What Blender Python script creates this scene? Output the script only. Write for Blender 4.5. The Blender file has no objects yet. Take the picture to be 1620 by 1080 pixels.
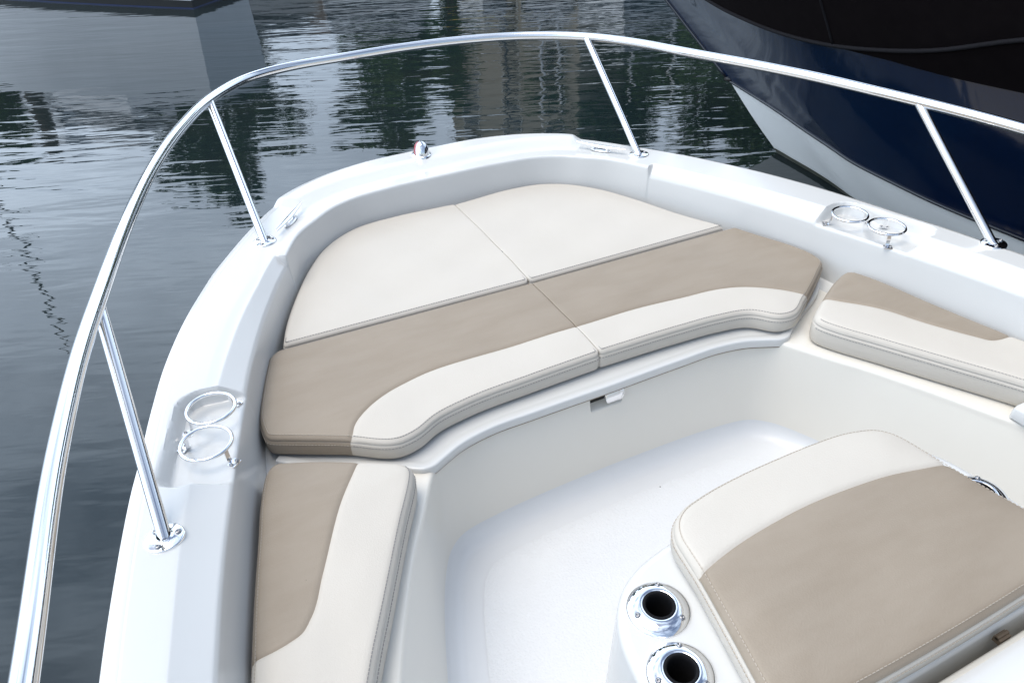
import bpy, math, random
import numpy as np
from mathutils import Vector, Matrix
from mathutils.geometry import delaunay_2d_cdt

scene = bpy.context.scene
COL = scene.collection
random.seed(4)
rng = np.random.default_rng(4)
WZ = 0.12                                   # water level

# ------------------------------------------------------------------ camera
cam_data = bpy.data.cameras.new("camera")
cam = bpy.data.objects.new("camera", cam_data)
COL.objects.link(cam)
cam.location = (-0.82617, 0.22734, 2.03840)
cam.rotation_euler = (0.937575, 0.028983, -0.457742)
cam_data.sensor_width = 36.0
cam_data.lens = 26.565
cam_data.clip_start = 0.02
cam_data.clip_end = 3000
scene.camera = cam

# ------------------------------------------------------------------ world, sun, exposure
SUN_AZ, SUN_EL = math.radians(-74), math.radians(71)     # azimuth from +Y towards +X
world = bpy.data.worlds.new("World")
scene.world = world
world.use_nodes = True
wn, wl = world.node_tree.nodes, world.node_tree.links
wn.clear()
w_out = wn.new("ShaderNodeOutputWorld")
w_bg = wn.new("ShaderNodeBackground")
w_sky = wn.new("ShaderNodeTexSky")
w_sky.sky_type = 'NISHITA'
w_sky.sun_disc = False
w_sky.sun_elevation = SUN_EL
w_sky.sun_rotation = SUN_AZ
w_sky.air_density = 1.0
w_sky.dust_density = 1.6
w_sky.ozone_density = 1.0
w_bg.inputs['Strength'].default_value = 0.12
# broken bright cloud over the blue
w_tc = wn.new("ShaderNodeTexCoord")
w_map = wn.new("ShaderNodeMapping")
w_map.inputs['Scale'].default_value = (1.0, 1.0, 2.2)
w_map.inputs['Location'].default_value = (0.35, 0.1, 0.0)
w_no = wn.new("ShaderNodeTexNoise")
w_no.inputs['Scale'].default_value = 2.3
w_no.inputs['Detail'].default_value = 7.0
w_no.inputs['Roughness'].default_value = 0.55
w_ramp = wn.new("ShaderNodeValToRGB")
w_ramp.color_ramp.elements[0].position = 0.42
w_ramp.color_ramp.elements[1].position = 0.66
w_mix = wn.new("ShaderNodeMixRGB")
w_mix.inputs['Color2'].default_value = (19.0, 22.4, 26.8, 1)
wl.new(w_tc.outputs['Generated'], w_map.inputs['Vector'])
wl.new(w_map.outputs['Vector'], w_no.inputs['Vector'])
wl.new(w_no.outputs['Fac'], w_ramp.inputs['Fac'])
w_sep = wn.new("ShaderNodeSeparateXYZ")
wl.new(w_tc.outputs['Generated'], w_sep.inputs['Vector'])
w_low = wn.new("ShaderNodeMapRange")                      # cloud bank fills the lower sky, thins overhead
w_low.interpolation_type = 'SMOOTHSTEP'
w_low.inputs['From Min'].default_value = 0.35; w_low.inputs['From Max'].default_value = 0.85
w_low.inputs['To Min'].default_value = 0.55; w_low.inputs['To Max'].default_value = 0.0
wl.new(w_sep.outputs['Z'], w_low.inputs['Value'])
w_add = wn.new("ShaderNodeMath"); w_add.operation = 'ADD'; w_add.use_clamp = True
w_mul = wn.new("ShaderNodeMath"); w_mul.operation = 'MULTIPLY'; w_mul.inputs[1].default_value = 0.6
wl.new(w_ramp.outputs['Color'], w_mul.inputs[0])
wl.new(w_mul.outputs[0], w_add.inputs[0]); wl.new(w_low.outputs['Result'], w_add.inputs[1])
# the cloud is brightest ahead and to port, towards the veiled sun; blue sky astern
w_dot = wn.new("ShaderNodeVectorMath"); w_dot.operation = 'DOT_PRODUCT'
w_dot.inputs[1].default_value = (-0.34, 0.68, 0.48)
wl.new(w_tc.outputs['Generated'], w_dot.inputs[0])
w_side = wn.new("ShaderNodeMapRange"); w_side.interpolation_type = 'SMOOTHSTEP'
w_side.inputs['From Min'].default_value = -0.45; w_side.inputs['From Max'].default_value = 0.45
w_side.inputs['To Min'].default_value = 0.10; w_side.inputs['To Max'].default_value = 1.0
wl.new(w_dot.outputs['Value'], w_side.inputs['Value'])
w_mul2 = wn.new("ShaderNodeMath"); w_mul2.operation = 'MULTIPLY'
wl.new(w_add.outputs[0], w_mul2.inputs[0]); wl.new(w_side.outputs['Result'], w_mul2.inputs[1])
wl.new(w_mul2.outputs[0], w_mix.inputs['Fac'])
wl.new(w_sky.outputs['Color'], w_mix.inputs['Color1'])
wl.new(w_mix.outputs['Color'], w_bg.inputs['Color'])
wl.new(w_bg.outputs['Background'], w_out.inputs['Surface'])

sun_data = bpy.data.lights.new("sun", 'SUN')
sun_data.energy = 2.1
sun_data.angle = math.radians(40)
sun_data.color = (1.0, 0.93, 0.82)
sun = bpy.data.objects.new("sun", sun_data)
COL.objects.link(sun)
sdir = Vector((math.sin(SUN_AZ)*math.cos(SUN_EL), math.cos(SUN_AZ)*math.cos(SUN_EL), math.sin(SUN_EL)))
sun.rotation_euler = sdir.to_track_quat('Z', 'Y').to_euler()
sun.location = sdir*30

scene.view_settings.view_transform = 'Standard'
scene.view_settings.look = 'None'
scene.view_settings.gamma = 1.0
scene.view_settings.exposure = 0.09

# ------------------------------------------------------------------ materials
def mat(name, color, rough=0.5, metal=0.0, coat=0.0, spec=0.5, noise=None, bumps=(), ior=1.5, rough_var=0.0):
    """noise = (scale, amount, colour2, stretch) ; bumps = list of (kind, scale, height_m, stretch)"""
    m = bpy.data.materials.new(name)
    m.use_nodes = True
    n, l = m.node_tree.nodes, m.node_tree.links
    b = n['Principled BSDF']
    b.inputs['Base Color'].default_value = (*color, 1)
    b.inputs['Roughness'].default_value = rough
    b.inputs['Metallic'].default_value = metal
    b.inputs['Coat Weight'].default_value = coat
    b.inputs['Coat Roughness'].default_value = 0.05
    b.inputs['Specular IOR Level'].default_value = spec
    b.inputs['IOR'].default_value = ior
    tc = n.new("ShaderNodeTexCoord")
    def vec(st):
        mp = n.new("ShaderNodeMapping")
        mp.inputs['Scale'].default_value = st
        l.new(tc.outputs['Object'], mp.inputs['Vector'])
        return mp.outputs['Vector']
    if noise:
        sc, amt, c2, st = noise
        t = n.new("ShaderNodeTexNoise")
        t.inputs['Scale'].default_value = sc
        t.inputs['Detail'].default_value = 6
        t.inputs['Roughness'].default_value = 0.6
        l.new(vec(st), t.inputs['Vector'])
        r = n.new("ShaderNodeValToRGB")
        r.color_ramp.elements[0].position = 0.35
        r.color_ramp.elements[1].position = 0.68
        l.new(t.outputs['Fac'], r.inputs['Fac'])
        mu = n.new("ShaderNodeMath"); mu.operation = 'MULTIPLY'
        mu.inputs[1].default_value = amt
        l.new(r.outputs['Color'], mu.inputs[0])
        mx = n.new("ShaderNodeMixRGB")
        mx.inputs['Color1'].default_value = (*color, 1)
        mx.inputs['Color2'].default_value = (*c2, 1)
        l.new(mu.outputs[0], mx.inputs['Fac'])
        l.new(mx.outputs['Color'], b.inputs['Base Color'])
        if rough_var:
            ma = n.new("ShaderNodeMath"); ma.operation = 'MULTIPLY_ADD'
            ma.inputs[1].default_value = rough_var
            ma.inputs[2].default_value = rough
            l.new(t.outputs['Fac'], ma.inputs[0])
            l.new(ma.outputs[0], b.inputs['Roughness'])
    last = None
    for kind, sc, h, st in bumps:
        if kind == 'voronoi':
            t = n.new("ShaderNodeTexVoronoi"); o = t.outputs['Distance']
        else:
            t = n.new("ShaderNodeTexNoise"); o = t.outputs['Fac']
            t.inputs['Detail'].default_value = 3
        t.inputs['Scale'].default_value = sc
        l.new(vec(st), t.inputs['Vector'])
        bp = n.new("ShaderNodeBump")
        bp.inputs['Strength'].default_value = 1.0
        bp.inputs['Distance'].default_value = h
        l.new(o, bp.inputs['Height'])
        if last: l.new(last, bp.inputs['Normal'])
        last = bp.outputs['Normal']
    if last:
        l.new(last, b.inputs['Normal'])
    return m

ONE = (1, 1, 1)
M = {}
M['gelcoat'] = mat('white_gelcoat', (0.62, 0.62, 0.605), 0.24, coat=0.4, noise=(3.0, 0.5, (0.595, 0.595, 0.578), ONE), bumps=[('noise', 9, 0.0006, ONE)])
M['liner'] = mat('cream_white_gelcoat', (0.72, 0.69, 0.625), 0.30, coat=0.3, noise=(2.5, 0.5, (0.70, 0.665, 0.595), ONE), bumps=[('noise', 8, 0.0007, ONE)])
M['nonskid'] = mat('nonskid_gelcoat', (0.67, 0.68, 0.69), 0.5, noise=(14.0, 0.35, (0.64, 0.645, 0.655), ONE), bumps=[('voronoi', 170, 0.0007, ONE)])
M['sole'] = mat('sole_gelcoat', (0.67, 0.68, 0.69), 0.4, coat=0.1, noise=(3, 0.5, (0.645, 0.65, 0.655), ONE), bumps=[('noise', 9, 0.0006, ONE)])
M['white_vinyl'] = mat('off_white_vinyl', (0.545, 0.505, 0.445), 0.5, noise=(6.0, 0.5, (0.525, 0.483, 0.42), ONE), bumps=[('voronoi', 360, 0.00022, ONE), ('noise', 7, 0.0022, ONE)], spec=0.4)
M['taupe_vinyl'] = mat('taupe_vinyl', (0.296, 0.246, 0.190), 0.52, noise=(7.0, 0.8, (0.266, 0.217, 0.163), (1, 3.2, 1)), bumps=[('voronoi', 360, 0.00022, ONE), ('noise', 7, 0.0022, ONE)], spec=0.4)
M['thread'] = mat('grey_thread', (0.24, 0.23, 0.22), 0.7, noise=(300, 0.5, (0.26, 0.25, 0.25), ONE))
M['thread_light'] = mat('pale_thread', (0.42, 0.365, 0.30), 0.7, noise=(300, 0.5, (0.37, 0.32, 0.26), ONE))
M['cushion_base'] = mat('dark_cushion_base', (0.06, 0.058, 0.055), 0.8, noise=(40, 0.5, (0.04, 0.04, 0.04), ONE))
M['steel'] = mat('polished_steel', (0.80, 0.80, 0.80), 0.09, metal=1.0, noise=(60, 0.3, (0.72, 0.73, 0.74), (1, 1, 1)), rough_var=0.05)
M['chrome'] = mat('chrome', (0.86, 0.86, 0.87), 0.05, metal=1.0, noise=(40, 0.3, (0.80, 0.81, 0.82), ONE))
M['screw'] = mat('screw_steel', (0.30, 0.30, 0.31), 0.28, metal=1.0, noise=(200, 0.4, (0.3, 0.3, 0.31), ONE))
M['rubber'] = mat('black_rubber', (0.006, 0.006, 0.007), 0.75, spec=0.15, noise=(50, 0.3, (0.014, 0.014, 0.016), ONE))
M['red_lens'] = mat('red_lens', (0.30, 0.01, 0.015), 0.1, coat=0.6, noise=(60, 0.2, (0.22, 0.01, 0.01), ONE))
M['green_lens'] = mat('green_lens', (0.01, 0.16, 0.06), 0.1, coat=0.6, noise=(60, 0.2, (0.01, 0.1, 0.05), ONE))
M['black_plastic'] = mat('black_plastic', (0.02, 0.018, 0.017), 0.4, noise=(60, 0.3, (0.03, 0.028, 0.026), ONE))
M['brown_plastic'] = mat('brown_plastic', (0.10, 0.075, 0.05), 0.5, noise=(60, 0.3, (0.07, 0.05, 0.035), ONE))
M['lip_shadow'] = mat('brown_lip_shadow', (0.20, 0.155, 0.11), 0.6, noise=(60, 0.6, (0.30, 0.25, 0.19), ONE))  # brown for the shadow line painted under the seat lip
M['navy'] = mat('navy_gelcoat', (0.0022, 0.0085, 0.036), 0.08, coat=0.6, spec=0.35, noise=(1.2, 0.7, (0.002, 0.017, 0.052), ONE), bumps=[('noise', 2.5, 0.004, ONE)])
M['navy_stripe'] = mat('dark_navy_stripe', (0.006, 0.008, 0.016), 0.2, coat=0.2, noise=(6, 0.4, (0.01, 0.012, 0.02), ONE))
M['bottom_white'] = mat('chalky_white_bottom', (0.86, 0.86, 0.83), 0.4, noise=(2.6, 0.6, (0.83, 0.83, 0.79), (1, 1, 2)), bumps=[('noise', 5, 0.002, ONE)])
M['waterline'] = mat('waterline_grime', (0.10, 0.10, 0.08), 0.6, noise=(9, 0.8, (0.035, 0.045, 0.03), (1, 1, 3)))
M['canvas'] = mat('dark_brown_canvas', (0.0050, 0.0032, 0.0036), 0.9, spec=0.08, noise=(18, 0.6, (0.0075, 0.0052, 0.0054), ONE), bumps=[('noise', 260, 0.0005, ONE), ('noise', 3.5, 0.006, ONE)])
M['piping'] = mat('grey_piping', (0.018, 0.017, 0.019), 0.8, spec=0.08, noise=(80, 0.5, (0.012, 0.011, 0.012), ONE))
M['hull_white'] = mat('boat_white_paint', (0.80, 0.82, 0.84), 0.3, coat=0.2, noise=(1.5, 0.5, (0.68, 0.7, 0.72), ONE))
M['hull_grey'] = mat('boat_grey_paint', (0.30, 0.31, 0.32), 0.35, noise=(1.5, 0.5, (0.26, 0.27, 0.28), ONE))
M['hull_navy'] = mat('boat_navy_paint', (0.012, 0.02, 0.06), 0.25, noise=(1.5, 0.5, (0.01, 0.03, 0.08), ONE))
M['hull_yellow'] = mat('boat_yellow_paint', (0.55, 0.42, 0.04), 0.35, noise=(1.5, 0.5, (0.48, 0.36, 0.03), ONE))
M['hull_blue'] = mat('boat_blue_paint', (0.03, 0.10, 0.32), 0.3, noise=(1.5, 0.5, (0.02, 0.08, 0.26), ONE))
M['antifoul'] = mat('black_antifouling', (0.012, 0.014, 0.016), 0.55, noise=(5, 0.5, (0.02, 0.022, 0.02), ONE))
M['blue_band'] = mat('blue_boot_stripe', (0.008, 0.022, 0.09), 0.35, noise=(5, 0.3, (0.008, 0.018, 0.07), ONE))
M['glass'] = mat('dark_cabin_glass', (0.012, 0.015, 0.018), 0.05, spec=0.6, noise=(3, 0.2, (0.02, 0.02, 0.025), ONE))
M['deck_grey'] = mat('pale_deck', (0.62, 0.62, 0.60), 0.6, noise=(5, 0.5, (0.55, 0.55, 0.53), ONE))
M['tan_wall'] = mat('tan_siding', (0.52, 0.46, 0.37), 0.85, noise=(2, 0.5, (0.46, 0.40, 0.32), (1, 1, 8)))
M['grey_wall'] = mat('grey_siding', (0.30, 0.31, 0.32), 0.85, noise=(2, 0.5, (0.25, 0.26, 0.27), (1, 1, 8)))
M['white_trim'] = mat('white_trim', (0.72, 0.72, 0.70), 0.6, noise=(6, 0.4, (0.64, 0.64, 0.62), ONE))
M['roof'] = mat('brown_roof', (0.10, 0.08, 0.07), 0.9, noise=(6, 0.7, (0.07, 0.055, 0.05), (1, 6, 1)))
M['bark'] = mat('bark', (0.09, 0.065, 0.045), 0.9, noise=(8, 0.7, (0.05, 0.038, 0.028), (1, 1, 0.3)), bumps=[('noise', 12, 0.02, (1, 1, 0.3))])
M['leaf'] = mat('green_leaves', (0.085, 0.165, 0.024), 0.6, noise=(1.1, 0.9, (0.05, 0.11, 0.018), ONE), spec=0.3)
M['leaf_dark'] = mat('dark_green_leaves', (0.060, 0.125, 0.024), 0.6, noise=(1.1, 0.9, (0.035, 0.08, 0.018), ONE), spec=0.3)
M['ground'] = mat('grass_and_dirt', (0.08, 0.10, 0.04), 0.95, noise=(0.6, 0.9, (0.14, 0.12, 0.08), ONE))
M['concrete'] = mat('seawall_concrete', (0.34, 0.33, 0.31), 0.9, noise=(2, 0.8, (0.24, 0.23, 0.21), (1, 1, 3)))
M['piling'] = mat('dark_wet_timber', (0.04, 0.032, 0.026), 0.8, noise=(5, 0.8, (0.075, 0.06, 0.045), (1, 1, 0.2)), bumps=[('noise', 14, 0.01, (1, 1, 0.2))])
M['mast_dark'] = mat('dark_spar', (0.03, 0.032, 0.035), 0.4, noise=(4, 0.5, (0.05, 0.05, 0.055), ONE))
M['mast_white'] = mat('white_spar', (0.72, 0.73, 0.74), 0.4, noise=(4, 0.5, (0.64, 0.65, 0.66), ONE))

def add_specks(m, scale, size, dark):
    # scattered specks of dirt on a surface
    n, l = m.node_tree.nodes, m.node_tree.links
    b = n['Principled BSDF']
    src = b.inputs['Base Color'].links[0].from_socket
    tc = n.new("ShaderNodeTexCoord"); v = n.new("ShaderNodeTexVoronoi")
    v.inputs['Scale'].default_value = scale
    l.new(tc.outputs['Object'], v.inputs['Vector'])
    lt = n.new("ShaderNodeMath"); lt.operation = 'LESS_THAN'; lt.inputs[1].default_value = size
    l.new(v.outputs['Distance'], lt.inputs[0])
    mx = n.new("ShaderNodeMixRGB"); mx.inputs['Color2'].default_value = (*dark, 1)
    l.new(lt.outputs[0], mx.inputs['Fac']); l.new(src, mx.inputs['Color1'])
    l.new(mx.outputs['Color'], b.inputs['Base Color'])
add_specks(M['nonskid'], 7.0, 0.014, (0.12, 0.11, 0.10))
add_specks(M['taupe_vinyl'], 9.0, 0.012, (0.16, 0.125, 0.095))

# water: dark murky body, mirror-like skin with long low ripples
def water_material():
    m = bpy.data.materials.new("harbour_water")
    m.use_nodes = True
    n, l = m.node_tree.nodes, m.node_tree.links
    b = n['Principled BSDF']
    b.inputs['Roughness'].default_value = 0.015
    b.inputs['IOR'].default_value = 1.6
    tc = n.new("ShaderNodeTexCoord")
    rot = n.new("ShaderNodeMapping")
    rot.inputs['Rotation'].default_value = (0, 0, math.radians(22))
    l.new(tc.outputs['Object'], rot.inputs['Vector'])
    def noi(scale, st, detail, dist=0.0):
        mp = n.new("ShaderNodeMapping"); mp.inputs['Scale'].default_value = st
        l.new(rot.outputs['Vector'], mp.inputs['Vector'])
        t = n.new("ShaderNodeTexNoise")
        t.inputs['Scale'].default_value = scale; t.inputs['Detail'].default_value = detail
        t.inputs['Distortion'].default_value = dist
        l.new(mp.outputs['Vector'], t.inputs['Vector'])
        return t.outputs['Fac']
    def math2(op, a, bb):
        q = n.new("ShaderNodeMath"); q.operation = op
        for i, v in enumerate((a, bb)):
            if isinstance(v, (int, float)): q.inputs[i].default_value = v
            else: l.new(v, q.inputs[i])
        return q.outputs[0]
    big = noi(0.55, (0.7, 1.6, 1), 2)
    mid = noi(2.6, (0.45, 2.0, 1), 2, 0.4)
    fine = noi(8.0, (0.5, 2.2, 1), 2, 0.3)
    patch = noi(0.16, (1, 1.5, 1), 2)
    pr = n.new("ShaderNodeMapRange")
    pr.inputs['From Min'].default_value = 0.38; pr.inputs['From Max'].default_value = 0.62
    pr.inputs['To Min'].default_value = 0.30; pr.inputs['To Max'].default_value = 1.0
    l.new(patch, pr.inputs['Value'])
    # calmer in the lee of the boat, more ruffled further out
    sep = n.new("ShaderNodeSeparateXYZ")
    l.new(tc.outputs['Object'], sep.inputs['Vector'])
    lee = n.new("ShaderNodeMapRange")
    lee.inputs['From Min'].default_value = 2.0; lee.inputs['From Max'].default_value = 5.5
    lee.inputs['To Min'].default_value = 0.45; lee.inputs['To Max'].default_value = 1.0
    l.new(sep.outputs['Y'], lee.inputs['Value'])
    amp = math2('MULTIPLY', pr.outputs['Result'], lee.outputs['Result'])
    h = math2('ADD', math2('MULTIPLY', big, 0.010), math2('ADD', math2('MULTIPLY', mid, 0.0092), math2('MULTIPLY', fine, 0.0017)))
    h = math2('MULTIPLY', h, amp)
    bp = n.new("ShaderNodeBump")
    bp.inputs['Strength'].default_value = 1.0
    bp.inputs['Distance'].default_value = 1.0
    l.new(h, bp.inputs['Height'])
    l.new(bp.outputs['Normal'], b.inputs['Normal'])
    silt = noi(0.9, (0.5, 1.2, 1), 4, 0.8)
    mx = n.new("ShaderNodeMixRGB")
    mx.inputs['Color1'].default_value = (0.004, 0.013, 0.017, 1)
    mx.inputs['Color2'].default_value = (0.016, 0.020, 0.019, 1)
    l.new(silt, mx.inputs['Fac'])
    l.new(mx.outputs['Color'], b.inputs['Base Color'])
    return m
M['water'] = water_material()

# ------------------------------------------------------------------ object helpers
def obj(name, verts, faces, material, parent=None, smooth=True, mats=None, fmat=None):
    me = bpy.data.meshes.new(name)
    me.from_pydata([tuple(map(float, v)) for v in verts], [], [tuple(int(i) for i in f) for f in faces])
    if mats:
        for m_ in mats: me.materials.append(m_)
        me.polygons.foreach_set('material_index', list(map(int, fmat)))
    else:
        me.materials.append(material)
    me.update()
    if smooth:
        me.polygons.foreach_set('use_smooth', [True]*len(me.polygons))
        me.update()
    o = bpy.data.objects.new(name, me)
    COL.objects.link(o)
    if parent: o.parent = parent
    return o

def autosmooth(o, deg=35):
    me = o.data
    me.set_sharp_from_angle(angle=math.radians(deg))

def empty(name, label, cat, group=None):
    o = bpy.data.objects.new(name, None)
    o.empty_display_size = 0.1
    COL.objects.link(o)
    tag(o, label, cat, group)
    return o

def tag(o, label, cat, group=None):
    o['label'] = label; o['category'] = cat
    if group: o['group'] = group
    return o

def structure(o):
    o['kind'] = 'structure'
    return o

class MB:
    """collects geometry of ONE part"""
    def __init__(s): s.v, s.f = [], []
    def add(s, v, f):
        b = len(s.v)
        s.v.extend([tuple(map(float, p)) for p in v]); s.f.extend([tuple(int(i)+b for i in q) for q in f])
        return s
    def grid(s, rows, close_u=False, close_v=False, flip=False):
        R_, C_ = len(rows), len(rows[0])
        v = [p for r in rows for p in r]; f = []
        for i in range(R_ if close_u else R_-1):
            for j in range(C_ if close_v else C_-1):
                a, b = i*C_+j, i*C_+(j+1) % C_
                c, d = ((i+1) % R_)*C_+(j+1) % C_, ((i+1) % R_)*C_+j
                f.append((a, d, c, b) if flip else (a, b, c, d))
        return s.add(v, f)
    def tube(s, pts, r, n=12, caps=True, closed=False):
        P = np.array(pts, float); m = len(P)
        rr = np.full(m, r) if np.isscalar(r) else np.array(r)
        T = np.gradient(P, axis=0) if not closed else np.roll(P, -1, 0)-np.roll(P, 1, 0)
        T /= np.linalg.norm(T, axis=1)[:, None]+1e-12
        u = np.cross(T[0], [0, 0, 1.0])
        if np.linalg.norm(u) < 1e-3: u = np.cross(T[0], [1.0, 0, 0])
        u /= np.linalg.norm(u)
        rows = []
        a = np.linspace(0, 2*np.pi, n, endpoint=False)
        for i in range(m):
            u = u-T[i]*np.dot(u, T[i]); u /= np.linalg.norm(u)
            w = np.cross(T[i], u)
            rows.append([P[i]+rr[i]*(math.cos(t)*u+math.sin(t)*w) for t in a])
        base = len(s.v)
        s.grid(rows, close_u=closed, close_v=True)
        if caps and not closed:
            s.f.append(tuple(base+i for i in range(n))[::-1])
            s.f.append(tuple(base+(m-1)*n+i for i in range(n)))
        return s
    def box(s, c, size, rot=None):
        c = np.array(c, float); h = np.array(size)/2
        v = np.array([[x, y, z] for x in (-1, 1) for y in (-1, 1) for z in (-1, 1)])*h
        if rot is not None: v = v@np.array(rot).T
        v = v+c
        return s.add(v, [(0, 1, 3, 2), (4, 6, 7, 5), (0, 4, 5, 1), (2, 3, 7, 6), (0, 2, 6, 4), (1, 5, 7, 3)])
    def lathe(s, prof, n=28, mtx=None, sx=1.0):
        rows = []
        for r, z in prof:
            ring = []
            for k in range(n):
                t = 2*math.pi*k/n
                p = Vector((r*math.cos(t)*sx, r*math.sin(t), z))
                if mtx is not None: p = mtx@p
                ring.append(p)
            rows.append(ring)
        return s.grid(rows, close_v=True)
    def build(s, name, material, parent=None, smooth=True, sharp=None):
        o = obj(name, s.v, s.f, material, parent, smooth)
        if sharp: autosmooth(o, sharp)
        return o

def hermite(knots, vals, t):
    k = np.array(knots, float); v = np.array(vals, float)
    if v.ndim == 1: v = v[:, None]
    d = np.diff(v, axis=0)/np.diff(k)[:, None]
    m = np.empty_like(v)
    m[0], m[-1] = d[0], d[-1]
    h = np.diff(k)
    for i in range(1, len(k)-1):
        m[i] = (d[i-1]*h[i]+d[i]*h[i-1])/(h[i]+h[i-1])
    t = np.atleast_1d(np.array(t, float))
    i = np.clip(np.searchsorted(k, t, side='right')-1, 0, len(k)-2)
    s = ((t-k[i])/h[i])[:, None]; hh = h[i][:, None]
    return ((2*s**3-3*s**2+1)*v[i]+(s**3-2*s**2+s)*hh*m[i]+(-2*s**3+3*s**2)*v[i+1]+(s**3-s**2)*hh*m[i+1])

def chord(pts):
    p = np.array(pts, float)
    return np.concatenate([[0], np.cumsum(np.maximum(np.linalg.norm(np.diff(p, axis=0), axis=1), 1e-6))])

def curve(pts, step=0.006):
    k = chord(pts)
    n = max(3, int(k[-1]/step)+1)
    c = hermite(k, pts, np.linspace(0, k[-1], n*3))
    return resample(c, step)

def resample(p, step, closed=False):
    p = np.array(p, float)
    if closed: p = np.vstack([p, p[:1]])
    k = chord(p)
    n = max(2, int(round(k[-1]/step)))
    t = np.linspace(0, k[-1], n+1)
    q = np.stack([np.interp(t, k, p[:, j]) for j in range(p.shape[1])], 1)
    return q[:-1] if closed else q

def smooth_closed(p, it):
    p = np.array(p, float)
    for _ in range(it):
        p = 0.25*np.roll(p, 1, 0)+0.5*p+0.25*np.roll(p, -1, 0)
    return p

def normals2d(p, closed=True):
    t = np.roll(p, -1, 0)-np.roll(p, 1, 0) if closed else np.gradient(p, axis=0)
    t /= np.linalg.norm(t, axis=1)[:, None]+1e-12
    return np.stack([t[:, 1], -t[:, 0]], 1)          # outward for a counter-clockwise loop

def area2(p):
    return 0.5*np.sum(p[:, 0]*np.roll(p[:, 1], -1)-np.roll(p[:, 0], -1)*p[:, 1])

def inside(poly, q):
    x, y = q[:, 0], q[:, 1]; r = np.zeros(len(q), bool)
    a, b = poly, np.roll(poly, -1, 0)
    for (x1, y1), (x2, y2) in zip(a, b):
        c = ((y1 > y) != (y2 > y))
        if c.any():
            r ^= c & (x < (x2-x1)*(y-y1)/(y2-y1+1e-15)+x1)
    return r

def dist_poly(p, q, closed=True):
    a = p; b = np.roll(p, -1, 0)
    if not closed: a, b = p[:-1], p[1:]
    d = np.full(len(q), 1e9)
    for i in range(0, len(q), 400):
        s = q[i:i+400]
        ab = (b-a)[None]; ap = s[:, None]-a[None]
        t = np.clip((ap*ab).sum(2)/((ab*ab).sum(2)+1e-15), 0, 1)
        d[i:i+400] = np.sqrt((((ap-ab*t[..., None]))**2).sum(2)).min(1)
    return d

def sstep(x, a, b):
    t = np.clip((x-a)/(b-a), 0, 1)
    return t*t*(3-2*t)

# ================================================================== SETTING: water, land
def build_setting():
    s = 400
    o = obj('water', [(-s, -s, WZ), (s, -s, WZ), (s, s, WZ), (-s, s, WZ)], [(0, 1, 2, 3)], M['water'], smooth=False)
    structure(o)
    # far bank, beyond the docks: flat ground behind a seawall
    N = 40
    rows = []
    for j, (dy, z) in enumerate(((0, 0.75), (6, 0.85), (25, 1.3), (120, 3.0))):
        rows.append([(-160+i*8.5, 44+dy+1.5*math.sin(i*0.5), z+0.12*math.sin(i*1.3+j)) for i in range(N)])
    m = MB().grid(rows)
    structure(m.build('bank', M['ground']))
    m = MB()
    m.grid([[(-160+i*8.5, 44+1.5*math.sin(i*0.5)-0.05, z) for i in range(N)] for z in (-0.6, 0.9)], flip=True)
    m.grid([[(-160+i*8.5, 44+1.5*math.sin(i*0.5)+dy, 0.9) for i in range(N)] for dy in (-0.05, 0.4)])
    tag(m.build('seawall', M['concrete'], smooth=False), 'long grey concrete seawall along the far bank behind the docks', 'wall')
build_setting()

# ================================================================== THE MOTORBOAT
boat = empty('motorboat', 'white open bow motorboat with steel bow rail and cushioned bow seats', 'boat')
boat.location = (0, 0, 0)

def zd(y):                                    # deck height (slight sheer)
    return 1.0+(2.28-np.array(y))*0.03

E_T = [0, .3, .5, .62, .72, .84, 1, 1.3, 1.6, 1.8, 2, 2.3, 2.5, 2.8, 3, 3.3, 3.7, 4.2]
E_P = [(0, 2.475), (.2, 2.47), (.34, 2.447), (.415, 2.41), (.472, 2.36), (.538, 2.295), (.606, 2.17), (.68, 2.016), (.742, 1.864), (.786, 1.736), (.82, 1.62), (.863, 1.46), (.884, 1.376), (.932, 1.178), (.96, 1.042), (1.0, .8), (1.05, .3), (1.10, -1.2)]
O_P = [(0, 2.705), (.24, 2.69), (.40, 2.635), (.50, 2.57), (.572, 2.495), (.65, 2.385), (.738, 2.245), (.815, 2.10), (.893, 1.92), (.94, 1.78), (.975, 1.645), (1.013, 1.475), (1.033, 1.39), (1.068, 1.2), (1.09, 1.06), (1.12, .81), (1.17, .3), (1.22, -1.2)]
W_P = [(0, 2.447), (.2, 2.45), (.33, 2.431), (.402, 2.392), (.462, 2.345), (.528, 2.275), (.596, 2.155), (.672, 2.00), (.733, 1.855), (.776, 1.73), (.812, 1.61), (.838, 1.45), (.862, 1.37), (.905, 1.175), (.936, 1.04), (.985, .8), (1.035, .3), (1.085, -1.2)]
T_S = np.unique(np.concatenate([np.linspace(0, .9, 90), np.linspace(.9, 1.1, 60), np.linspace(1.1, 1.9, 90), np.linspace(1.9, 2.65, 170), np.linspace(2.65, 3.4, 70), np.linspace(3.4, 4.2, 40)]))

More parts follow.
